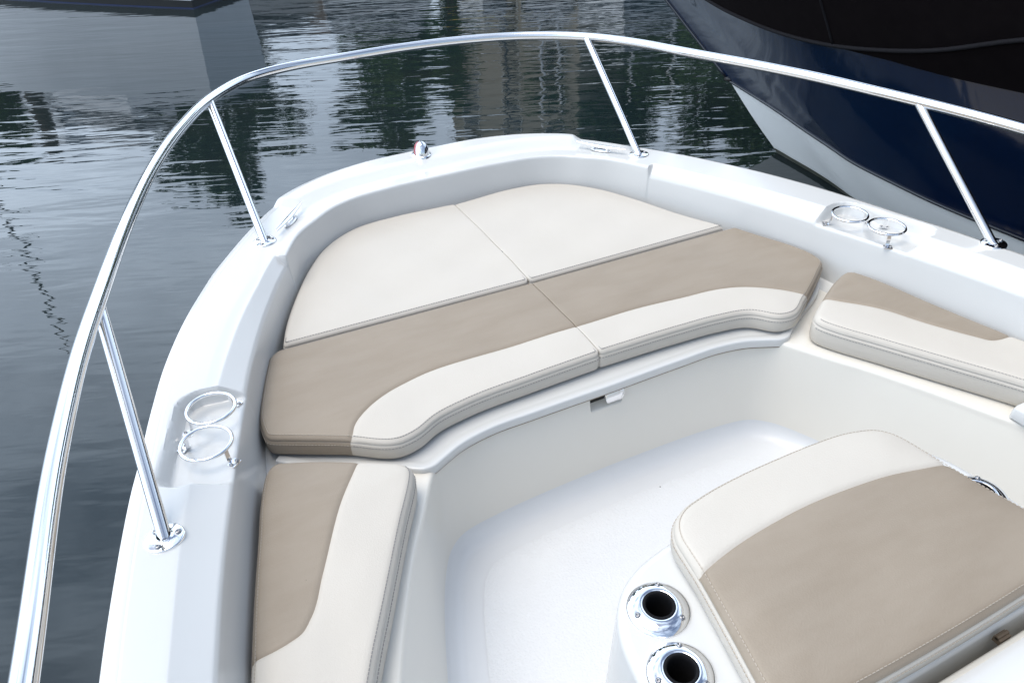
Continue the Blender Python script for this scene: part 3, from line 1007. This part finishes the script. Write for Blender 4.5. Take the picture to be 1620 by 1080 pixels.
    for (mk, a0, a1) in stitch:
        rows_ = [(.0075, 0)]+([(-.0019-bulge*.4, 1)] if side_stitch else [])
        for ins, kind in rows_:
            m = MB()
            s_ = 0.0
            pitch = .0072
            nst = int(tot/pitch)
            for q in range(nst):
                s_ = q*tot/nst
                i = int(np.searchsorted(ks, s_, side='right')-1) % N
                fr = (s_-ks[i])/(ks[i+1]-ks[i])
                p = out[i]*(1-fr)+out[(i+1) % N]*fr; n_ = nn[i]*(1-fr)+nn[(i+1) % N]*fr; n_ = n_/np.linalg.norm(n_)
                if a0 is not None and not inside(np.array(a0), p[None])[0]: continue
                if a1 is not None and inside(np.array(a1), p[None])[0]: continue
                t_ = np.array([-n_[1], n_[0]])
                c = p-n_*ins
                if kind == 0:
                    dd = ins
                    zz = zt-r+math.sqrt(max(r*r-(r-min(dd, r))**2, 0))+dome*(1-math.exp(-max(dd-r*.5, 0)/.06))-dome+.0006
                    tilt = 1.0
                else:
                    zz = zt0-.0105
                rot = np.array([[t_[0], n_[0], 0], [t_[1], n_[1], 0], [0, 0, 1]])
                if kind == 0:
                    sl = math.asin(max(-1, min(1, (r-min(ins, r))/r)))
                    rx = np.array([[1, 0, 0], [0, math.cos(sl), math.sin(sl)], [0, -math.sin(sl), math.cos(sl)]])
                    rot = rot@rx
                m.box((c[0], c[1], zz), (.0050, .0012, .0012), rot)
            if m.v:
                o = m.build('stitching', M[mk], root, smooth=False)
                o.matrix_parent_inverse = Matrix.Translation(-root.location)
    return root

G = 'vinyl seat cushions in the bow'
ZB = .846
# white forward cushions
B1 = list(curve([(-.697, 1.892), (-.674, 1.965), (-.613, 2.107), (-.536, 2.25), (-.468, 2.343), (-.398, 2.399), (-.349, 2.423), (-.208, 2.440), (-.06, 2.432), (-.0008, 2.428)], .01))+[(-.0008, 1.867)]
build_cushion('seat_cushion', 'plain off-white vinyl bow cushion on the port side, nearest the left curve of the bow', B1, .912, ZB,
              joint=True, panels=[('top_panel', 'white_vinyl', None)], stitch=[('thread', [(-.72, 1.84), (.01, 1.84), (.01, 1.90), (-.72, 1.925)], None)], sm=6)['group'] = G
B2 = list(curve([(.0008, 2.423), (.06, 2.428), (.219, 2.439), (.334, 2.421), (.400, 2.384), (.478, 2.301), (.554, 2.154), (.618, 1.990), (.688, 1.856)], .01))+[(.0008, 1.866)]
build_cushion('seat_cushion', 'plain off-white vinyl bow cushion in front of the starboard taupe cushion, below the chrome cleat', B2, .912, ZB,
              joint=True, panels=[('top_panel', 'white_vinyl', None)], stitch=[('thread', [(-.02, 1.83), (.72, 1.82), (.72, 1.89), (-.02, 1.895)], None)], sm=6)['group'] = G
# taupe cushions with the off-white curved front band
T1 = [(-.0008, 1.858), (-.712, 1.880)]+list(curve([(-.737, 1.862), (-.778, 1.74), (-.806, 1.621), (-.805, 1.575)], .01))+list(curve([(-.800, 1.566), (-.657, 1.487), (-.538, 1.421), (-.502, 1.428), (-.447, 1.455), (-.363, 1.472), (-.195, 1.480), (-.0008, 1.484)], .01))
s1 = [(-.655, 1.460), (-.636, 1.482), (-.62, 1.512), (-.58, 1.549), (-.529, 1.579), (-.441, 1.605), (-.302, 1.612), (-.159, 1.609), (.02, 1.604)]
w1 = list(curve(s1, .01))+[(.05, 1.604), (.05, 1.3), (-.7, 1.3), (-.66, 1.455)]
build_cushion('seat_cushion', 'taupe vinyl cushion with curved off-white front band, on the port side', T1, .910, ZB,
              joint=True, panels=[('white_panel', 'white_vinyl', w1), ('taupe_panel', 'taupe_vinyl', None)], seams=[s1], sm=4,
              stitch=[('thread', w1, None), ('thread_light', [(-.9, 1.3), (-.655, 1.3), (-.64, 1.48), (-.70, 1.9), (-.9, 1.9)], w1)])['group'] = G
T2 = [(.0008, 1.857), (.712, 1.842)]+list(curve([(.725, 1.81), (.800, 1.585), (.798, 1.56)], .01))+list(curve([(.790, 1.545), (.612, 1.430), (.530, 1.388), (.500, 1.393), (.441, 1.448), (.354, 1.468), (.243, 1.477), (.0008, 1.486)], .01))
s2 = [(-.02, 1.604), (.151, 1.602), (.323, 1.588), (.426, 1.574), (.502, 1.548), (.573, 1.500), (.623, 1.447), (.645, 1.42)]
w2 = list(curve(s2, .01))+[(.64, 1.3), (-.05, 1.3), (-.05, 1.604)]
build_cushion('seat_cushion', 'taupe vinyl cushion with curved off-white front band, on the starboard side below the drink rings', T2, .910, ZB,
              joint=True, panels=[('white_panel', 'white_vinyl', w2), ('taupe_panel', 'taupe_vinyl', None)], seams=[s2],
              stitch=[('thread', w2, None), ('thread_light', [(.63, 1.3), (.9, 1.3), (.9, 1.7), (.6, 1.5)], w2)])['group'] = G
# side cushions
PC = list(curve([(-.800, 1.478), (-.74, 1.452), (-.641, 1.398), (-.570, 1.356)], .01))+list(curve([(-.553, 1.338), (-.552, 1.318), (-.562, 1.296), (-.614, 1.205), (-.706, 1.036), (-.753, .950), (-.778, .90), (-.80, .86)], .01))+[(-.99, .86), (-.972, .90)]+list(curve([(-.945, .996), (-.912, 1.144), (-.878, 1.281), (-.838, 1.432), (-.825, 1.465)], .01))
sp = [(-.636, 1.412), (-.71, 1.296), (-.787, 1.146), (-.828, 1.068), (-.848, 1.047), (-.872, 1.040), (-.96, 1.040)]
wp = list(curve(sp, .01))+[(-1.1, 1.04), (-1.1, .7), (-.4, .7), (-.4, 1.5), (-.62, 1.44)]
build_cushion('seat_cushion', 'port side seat cushion, taupe wedge beside an off-white band, in the lower left', PC, .921, .8325,
              [('white_panel', 'white_vinyl', wp), ('taupe_panel', 'taupe_vinyl', None)], [sp],
              stitch=[('thread', [(-.56, 1.34), (-.4, 1.34), (-.4, .7), (-.9, .7), (-.8, .98)], None), ('thread_light', [(-1.1, .98), (-.85, .98), (-.79, 1.40), (-.79, 1.5), (-1.1, 1.5)], None)], sm=8, dome=.010, edge_r=.016)['group'] = G
SC = [(-x, y) for x, y in PC]
ss = [(.642, 1.405), (.726, 1.288), (.835, 1.09), (.857, 1.063), (.874, 1.057), (.935, 1.055)]
ws = list(curve(ss, .01))+[(1.1, 1.055), (1.1, .7), (.4, .7), (.4, 1.5), (.62, 1.44)]
S_ = list(curve([(.800, 1.476), (.74, 1.452), (.66, 1.410), (.580, 1.362)], .01))+list(curve([(.562, 1.345), (.560, 1.322), (.571, 1.295), (.625, 1.201), (.710, 1.056), (.786, .925), (.815, .87)], .01))+[(.97, .87)]+list(curve([(.945, .99), (.928, 1.05), (.88, 1.24), (.838, 1.425), (.822, 1.466)], .01))
build_cushion('seat_cushion', 'starboard side seat cushion, taupe wedge above an off-white band, cut by the right edge', S_, .921, .8325,
              [('white_panel', 'white_vinyl', ws), ('taupe_panel', 'taupe_vinyl', None)], [ss],
              stitch=[('thread', [(.56, 1.335), (.4, 1.335), (.4, .7), (.9, .7), (.8, .98)], None)], sm=8, dome=.010, edge_r=.016)['group'] = G
# console seat cushion
KC = list(curve([(-.262, .835), (-.248, .862), (-.222, .882), (-.177, .893), (-.088, .902), (0, .9035), (.088, .902), (.177, .891), (.222, .872), (.240, .848), (.248, .82)], .01))+list(curve([(.258, .755), (.272, .68), (.290, .60), (.305, .530)], .01))+list(curve([(.302, .524), (.15, .519), (-.02, .517), (-.17, .519), (-.318, .524)], .01))+list(curve([(-.320, .530), (-.305, .60), (-.288, .68), (-.272, .76)], .01))
sk = [(-.31, .753), (-.271, .762), (-.205, .775), (-.079, .786), (.032, .784), (.14, .774), (.216, .758), (.30, .742)]
wk = list(curve(sk, .01))+[(.5, .73), (.5, 1.0), (-.5, 1.0), (-.5, .74)]
build_cushion('seat_cushion', 'large taupe console seat cushion with an off-white front band, beside the chrome rod holders', KC, 1.066, .997,
              [('white_panel', 'white_vinyl', wk), ('taupe_top', 'taupe_vinyl', None)], [sk],
              stitch=[('thread_light', None, None)], sm=5, dome=.010, edge_r=.014, boxing='white_panel')['group'] = G


# ================================================================== THE YACHT ALONGSIDE
def build_yacht():
    O_ = np.array([2.65, 3.6]); Fd = np.array([-.287, .958]); Pd = np.array([-.958, -.287])
    Fd /= np.linalg.norm(Fd); Pd /= np.linalg.norm(Pd)
    def wpt(s, b, z, sg=1): q = O_+Fd*s+Pd*b*sg; return np.array([q[0], q[1], z])
    root = empty('yacht', 'dark navy yacht with white bottom and a dark brown canvas bow cover', 'yacht')
    root.location = (*O_, WZ)
    inv = Matrix.Translation((-O_[0], -O_[1], -WZ))
    def part(m, name, mk, sharp=None, par=None):
        o = m.build(name, M[mk], par or root, sharp=sharp)
        o.matrix_parent_inverse = inv if par is None else Matrix.Identity(4)
        return o
    def cv(pts, n=150):
        c = curve(pts, .02); k = chord(c)
        t = np.linspace(0, 1, n)**1.5*k[-1]
        return np.stack([np.interp(t, k, c[:, j]) for j in range(3)], 1)
    KL = cv([(-.30, 0, -.3), (-1.0, .02, -.5), (-3, .02, -.6), (-8, .02, -.6)])
    WL = cv([(0.0, 0.0, .12), (-.185, .075, .12), (-.35, .142, .12), (-.495, .211, .12), (-.678, .315, .12), (-1.2, .53, .12), (-2.0, .76, .12), (-4, 1.02, .12), (-8, 1.12, .12)])
    CH = cv([(.41, 0, .48), (.206, .075, .462), (-.052, .197, .45), (-.31, .336, .44), (-.518, .438, .43), (-.686, .523, .422), (-.953, .624, .42), (-1.193, .705, .42), (-1.396, .754, .42), (-1.6, .797, .42), (-2.5, .95, .42), (-4, 1.1, .43), (-8, 1.2, .43)])
    PP = cv([(1.55, 0, 1.33), (1.0, .20, 1.20), (.62, .355, 1.11), (.316, .48, 1.06), (-.053, .695, 1.058), (-.312, .824, 1.064), (-.679, .986, 1.098), (-.884, 1.075, 1.136), (-1.16, 1.18, 1.204), (-1.46, 1.283, 1.313), (-2.2, 1.45, 1.46), (-4, 1.62, 1.60), (-8, 1.7, 1.65)])
    def surf(i, v):
        a, b = CH[i], PP[i]
        return (a[0]+(b[0]-a[0])*v, a[1]+(b[1]-a[1])*(v**1.25), a[2]+(b[2]-a[2])*(v if v <= 1 else 1+(v-1)*1.5))
    n = len(CH)
    V = np.linspace(0, 1.0, 22)
    for nm in ('hull',):
        m = MB()
        for sg in (1, -1):
            m.grid([[wpt(*surf(i, v), sg) for v in V] for i in range(n)], flip=(sg < 0))
        hull = part(m, 'hull', 'navy')
    m = MB()
    for sg in (1, -1):
        m.grid([[wpt(*(WL[i]+(CH[i]-WL[i])*f)+0, sg) if False else wpt(*(WL[i]+(CH[i]-WL[i])*f+np.array([0, .012*math.sin(f*3.14), 0])), sg) for f in np.linspace(0, 1, 8)] for i in range(n)], flip=(sg < 0))
        m.grid([[wpt(*(KL[i]+(WL[i]-KL[i])*f), sg) for f in np.linspace(0, 1, 4)] for i in range(n)], flip=(sg < 0))
    part(m, 'bottom', 'bottom_white')
    # grime line where the bottom meets the water
    m = MB()
    for sg in (1, -1):
        m.grid([[wpt(*(WL[i]+(CH[i]-WL[i])*f+np.array([.002, .003+.012*math.sin(f*3.14), 0])), sg) for f in np.linspace(-.05, .085, 4)] for i in range(n)], flip=(sg < 0))
    part(m, 'grime_line', 'waterline')
    # dark feature line along the chine
    m = MB()
    m.tube([wpt(*(CH[i]+np.array([0, .004, .004]))) for i in range(0, n-2)], .009, 8)
    part(m, 'chine_moulding', 'navy_stripe')
    # canvas cover over the bow, its dark surface carried below the piping aft of the shoulder
    m = MB()
    for sg in (1, -1):
        rows = []
        for i in range(n):
            s_ = PP[i][0]
            v0 = float(np.interp(-s_, [-.2, .62, .9, 1.2, 1.5, 2.2, 4, 8], [1.0, 1.0, .95, .86, .76, .60, .40, .35]))
            row = []
            for f in np.linspace(0, 1, 14):
                v = v0+(1.34-v0)*f
                p = surf(i, v)
                row.append(wpt(p[0], p[1]+.014, p[2]+.003, sg))
            row.append(wpt(surf(i, 1.34)[0], 0, surf(i, 1.34)[2]+.25, sg))
            rows.append(row)
        m.grid(rows, flip=(sg < 0))
    cover = part(m, 'canvas_cover', 'canvas')
    m = MB()
    m.tube([wpt(PP[i][0], PP[i][1]+.018, PP[i][2]) for i in range(2, n-2)], .0085, 8)
    part(m, 'piping', 'piping', par=cover)
    m = MB()
    pts = []
    for k in range(12):
        fi = 59+3.2*k/11; j = int(fi); v = 1+.33*k/11
        pts.append(np.array(surf(j, v))*(1-(fi-j))+np.array(surf(j+1, v))*(fi-j))
    m.tube([wpt(p[0], p[1]+.016, p[2]+.003) for p in pts], .006, 8)
    part(m, 'seam', 'piping', par=cover)
    # towing eye on the stem
    m = MB()
    c = wpt(.425, .0, .495)
    m.tube([c+np.array([Fd[0], Fd[1], 0])*k for k in (-.03, .0, .028)], [.016, .016, .013], 12)
    part(m, 'towing_eye', 'black_plastic')
    m = MB(); rows = []
    st = [(CH[0]+(PP[0]-CH[0])*f) for f in np.linspace(0.02, 1, 20)]
    m.tube([wpt(p[0]+.004, 0, p[2]) for p in st], .011, 8)
    part(m, 'stem_band', 'navy_stripe')
build_yacht()

# ================================================================== BACKGROUND, seen mostly as reflections
CAMP = np.array([-0.826, 0.227, 2.038])
def polar(az, dist):
    a = math.radians(az)
    return np.array([CAMP[0]+dist*math.sin(a), CAMP[1]+dist*math.cos(a)])

def docked_boat(label, pos, heading, L, B, H, hull_m, cabin_m='hull_white', cabin_h=1.1, band='blue_band', cabin=(.28, .68), bow_flare=.0):
    """heading: direction of the bow, degrees from +Y towards +X; pos = middle of the waterline"""
    root = empty('docked_boat', label, 'boat', 'boats docked across the water')
    root.location = (pos[0], pos[1], WZ); root.rotation_euler = (0, 0, -math.radians(heading))
    def half(s, z):                       # s 0 stern .. 1 bow
        w = (1-max(0, (s-.45)/.55)**2.3)*(1-.16*max(0, (.5-s)/.5)**2)
        return B/2*max(w, 0.0)*(.86+.14*min(1, max(z, 0)/H))
    def sec(sg, zs):
        rows = []
        for s in np.linspace(0, 1, 34):
            row = []
            for z in zs:
                ov = .07*L*max(0, s-.55)/.45*(z/H)
                row.append((sg*half(s, z), (s-.5)*L+ov, z+.16*H*s*s*(z/H)))
            rows.append(row)
        return rows
    def shell(zs, name, mk):
        m = MB()
        m.grid(sec(1, zs)); m.grid(sec(-1, zs), flip=True)
        a = sec(1, zs)[0]; b = sec(-1, zs)[0]
        m.grid([a, b], flip=True)
        o = m.build(name, M[mk], root, sharp=40)
        return o
    shell((-.35, 0, .012), 'boot_stripe', band)
    shell((.012, .05, .09), 'antifouling', 'antifoul')
    shell(tuple(np.linspace(.09, H, 7)), 'hull', hull_m)
    m = MB()
    r1, r2 = sec(1, (H,)), sec(-1, (H,))
    m.grid([[a[0], (0, a[0][1], a[0][2]+.03), b[0]] for a, b in zip(r1, r2)])
    m.build('deck', M['deck_grey'], root)
    if cabin_h > 0:
        c0, c1 = cabin
        m = MB(); g = MB()
        zb = H+.02
        def ring(z, ins):
            k = (z-zb)/cabin_h
            y0 = (c0-.5)*L+ins*.3+k*.10*L*.2; y1 = (c1-.5)*L-k*.10*L
            w = B*.36-ins-k*.12
            return [(-w, y0, z), (w, y0, z), (w, y1-.25*L*.1, z), (w*.6, y1, z), (-w*.6, y1, z), (-w, y1-.25*L*.1, z)]
        m.grid([ring(zb, 0), ring(zb+cabin_h*.45, .0)], close_v=True)
        m.grid([ring(zb+cabin_h*.80, .0), ring(zb+cabin_h, .0), [tuple(np.array(p)*[.9, .95, 1]+np.array([0, 0, .05])) for p in ring(zb+cabin_h, .0)], [(0, (c0+c1-1)/2*L, zb+cabin_h+.07)]*6], close_v=True)
        cb = m.build('cabin', M[cabin_m], root, smooth=False)
        g.grid([ring(zb+cabin_h*.45, .012), ring(zb+cabin_h*.80, .012)], close_v=True)
        g.build('window', M['glass'], cb, smooth=False)
    return root

# nearest white boat: its black bottom and hull foot show at the very top left
docked_boat('white boat with black bottom and blue stripe moored nearest, top left', (-1.40, 12.05), -44, 4.8, 1.35, 1.08, 'hull_white', cabin_h=.6, cabin=(.3, .62))
def dock_piling(az, dist, h, label):
    p = polar(az, dist)
    m = MB()
    zs = np.linspace(-1, h, 9)
    m.tube([(p[0]+.02*math.sin(z*3), p[1], WZ+z) for z in zs], [.16*(1-.02*k) for k in range(9)], 14)
    o = m.build('mooring_piling', M['piling'])
    tag(o, label, 'piling', 'mooring pilings')
dock_piling(-6.6, 15.5, 3.0, 'dark timber mooring piling left of the white boat')
dock_piling(-4.6, 20, 3.2, 'dark timber mooring piling behind the white boat')
docked_boat('grey motor cruiser berthed behind the white boat', polar(9.5, 22), 100, 8, 3, 1.9, 'hull_grey', 'hull_grey', 1.2, 'antifoul')
docked_boat('boat with a navy hull berthed further back on the left', polar(-1.5, 27), 60, 9, 3, 2.3, 'hull_navy', 'hull_white', 3.6, 'antifoul', (.2, .75))
docked_boat('grey and white cabin boat berthed in the middle', polar(17.5, 21), 115, 7.5, 2.8, 1.5, 'hull_grey', 'hull_white', 1.5, 'antifoul')
docked_boat('small boat with a yellow hull in the middle of the dock', polar(24.2, 23), 70, 3.4, 1.6, 2.2, 'hull_yellow', 'hull_white', 1.2, 'antifoul')
docked_boat('boat with a bright blue hull right of the yellow boat', polar(29, 25), 110, 5, 2.2, 2.4, 'hull_blue', 'hull_white', 1.6, 'antifoul')
docked_boat('white cabin cruiser berthed right of the blue boat', polar(35, 24), 80, 8, 3, 1.9, 'hull_white', 'hull_white', 1.9, 'antifoul')
docked_boat('white cabin boat berthed far left beyond the pilings', polar(-10, 26), 40, 7, 2.6, 1.8, 'hull_white', 'hull_white', 2.2, 'antifoul')

def pole(az, dist, h, r, mk, label, lean=0.0):
    p = polar(az, dist)
    m = MB()
    m.tube([(p[0]+lean*z, p[1], WZ+z) for z in np.linspace(-.5, h, 8)], [r*(1-.07*k) for k in range(8)], 10)
    if h > 5:
        m.tube([(p[0]-.7+lean*h*.7, p[1], WZ+h*.7), (p[0]+.7+lean*h*.7, p[1], WZ+h*.7)], r*.35, 8)
    o = m.build('mast', M[mk])
    tag(o, label, 'mast', 'masts along the dock')
pole(-10.8, 30, 15.6, .085, 'mast_dark', 'tall dark bare mast on the far left')
pole(25.3, 32, 10.6, .075, 'mast_dark', 'dark mast in front of the tan house')
pole(27.9, 31, 9.9, .09, 'mast_white', 'tallest white mast right of the tan house')
pole(29.2, 31, 9.0, .08, 'mast_white', 'shorter white mast second to the right of the tan house')
pole(34.5, 33, 9.4, .08, 'mast_white', 'white mast in front of the dark trees')
pole(37.5, 33, 8.7, .075, 'mast_white', 'rightmost white mast in front of the dark trees')
pole(7.5, 33, 7.4, .08, 'mast_white', 'short white mast beside the left green tree')

def house(label, az, dist, w, d, eave, ridge, wall_m, rot=0):
    p = polar(az, dist)
    root = empty('house', label, 'house')
    root.location = (p[0], p[1], .8); root.rotation_euler = (0, 0, -math.radians(az+rot))
    m = MB()
    m.box((0, d/2, eave/2), (w, d, eave))
    b = len(m.v)
    for sg in (-1, 1):
        b = len(m.v); m.v.extend([(sg*w/2, 0, eave), (sg*w/2, d, eave), (sg*w/2, d/2, ridge)]); m.f.append((b, b+1, b+2))
    m.build('wall', M[wall_m], root, smooth=False)
    m = MB()
    ov = .5
    for y0, y1 in ((-ov, d/2), (d+ov, d/2)):
        z0 = eave-(ridge-eave)*ov/(d/2)
        m.grid([[(-w/2-ov, y0, z0+.05), (w/2+ov, y0, z0+.05)], [(-w/2-ov, y1, ridge+.05), (w/2+ov, y1, ridge+.05)]])
        m.grid([[(-w/2-ov, y0, z0+.25), (w/2+ov, y0, z0+.25)], [(-w/2-ov, y1, ridge+.25), (w/2+ov, y1, ridge+.25)]])
        m.grid([[(-w/2-ov, y0, z0+.05), (w/2+ov, y0, z0+.05)], [(-w/2-ov, y0, z0+.25), (w/2+ov, y0, z0+.25)]])
    m.build('roof', M['roof'], root, smooth=False)
    nfl = max(1, int(eave/3))
    for fl in range(nfl):
        for k in range(3):
            x = -w/2+w*(k+.5)/3; z = fl*3+1.75
            fr = MB().box((x, -.03, z), (1.5, .08, 1.5)).build('window', M['white_trim'], root, smooth=False)
            MB().box((x, -.075, z), (1.3, .02, 1.3)).build('pane', M['glass'], fr, smooth=False)
house('tall tan apartment house between the trees', 25.6, 50, 10.5, 9, 18.6, 20.2, 'tan_wall', 38)
house('tan cottage behind the pilings on the far left', -5.0, 52, 8, 8, 8.5, 12.0, 'tan_wall', 35)
house('grey house behind the grey cruiser', 11.0, 58, 11, 9, 8.0, 12.0, 'grey_wall', -5)

def make_leaf_mesh(name, blobs, nleaf, size, mk, seed):
    r = np.random.default_rng(seed)
    vs = []; fs = []
    tot = sum(b[3]**2 for b in blobs)
    for (x, y, z, R_) in blobs:
        nl = int(nleaf*R_*R_/tot)
        d = r.normal(size=(nl, 3)); d /= np.linalg.norm(d, axis=1)[:, None]
        rad = R_*(.45+.55*r.random(nl)**.5)*(1+.22*np.sin(d[:, 0]*5+d[:, 2]*4+x))
        c = np.array([x, y, z])+d*rad[:, None]*np.array([1, 1, .8])
        a = r.normal(size=(nl, 3)); a /= np.linalg.norm(a, axis=1)[:, None]
        b_ = np.cross(a, r.normal(size=(nl, 3))); b_ /= np.linalg.norm(b_, axis=1)[:, None]
        s_ = size*(.6+.8*r.random(nl))[:, None]
        q0 = len(vs)
        vs.extend(np.stack([c-a*s_, c-b_*s_*.5, c+a*s_, c+b_*s_*.5], 1).reshape(-1, 3).tolist())
        fs.extend([(q0+4*k, q0+4*k+1, q0+4*k+2, q0+4*k+3) for k in range(nl)])
    return vs, fs

def tree(label, az, dist, h, w, mk, seed):
    r = np.random.default_rng(seed); h *= 1.13
    p = polar(az, dist)
    root = empty('tree', label, 'tree', 'trees on the far bank')
    root.location = (p[0], p[1], .9)
    m = MB()
    m.tube([(0.1*math.sin(z), .08*math.cos(z*1.3), z) for z in np.linspace(-.4, h*.72, 9)], np.linspace(.3, .08, 9), 9)
    blobs = []
    for k in range(9):
        a = r.random()*6.28; rr = w*.30*r.random()**.5
        z = h*(.38+.5*r.random())
        x, y = rr*math.cos(a)*1.25, rr*math.sin(a)
        blobs.append((x, y, z, w*(.17+.12*r.random())*(1.1-.5*(z/h-.4))))
        m.tube([(0.05, 0, h*.3), (x*.5, y*.5, (h*.3+z)/2+.2), (x, y, z)], [.12, .07, .03], 6)
    blobs.append((0, 0, h*.86, w*.18))
    m.build('trunk', M['bark'], root)
    v, f = make_leaf_mesh('crown', blobs, 4200, .36, mk, seed)
    obj('crown', v, f, M[mk], root, smooth=False)
for a in (
    ('broad dark green tree left of the grey house', 4.6, 47, 17.5, 9.5, 'leaf_dark', 1),
    ('small green tree on the far left behind the cottage', -8.2, 49, 11.5, 7, 'leaf', 2),
    ('bright green tree directly left of the tall tan house', 16.6, 48, 16.5, 7.0, 'leaf', 3),
    ('dark green tree directly right of the tall tan house', 31.0, 50, 18.0, 8, 'leaf_dark', 4),
    ('second dark green tree right of the tall tan house', 35.0, 52, 18.6, 9, 'leaf_dark', 5),
    ('third dark green tree right of the tall tan house', 39.5, 50, 17.5, 9, 'leaf', 6),
    ('rightmost dark green tree behind the yacht', 44.5, 52, 18.5, 10, 'leaf_dark', 7),
    ('slim green tree in front of the tan house wall', 21.6, 46, 13.0, 3.6, 'leaf', 8),
): tree(*a)
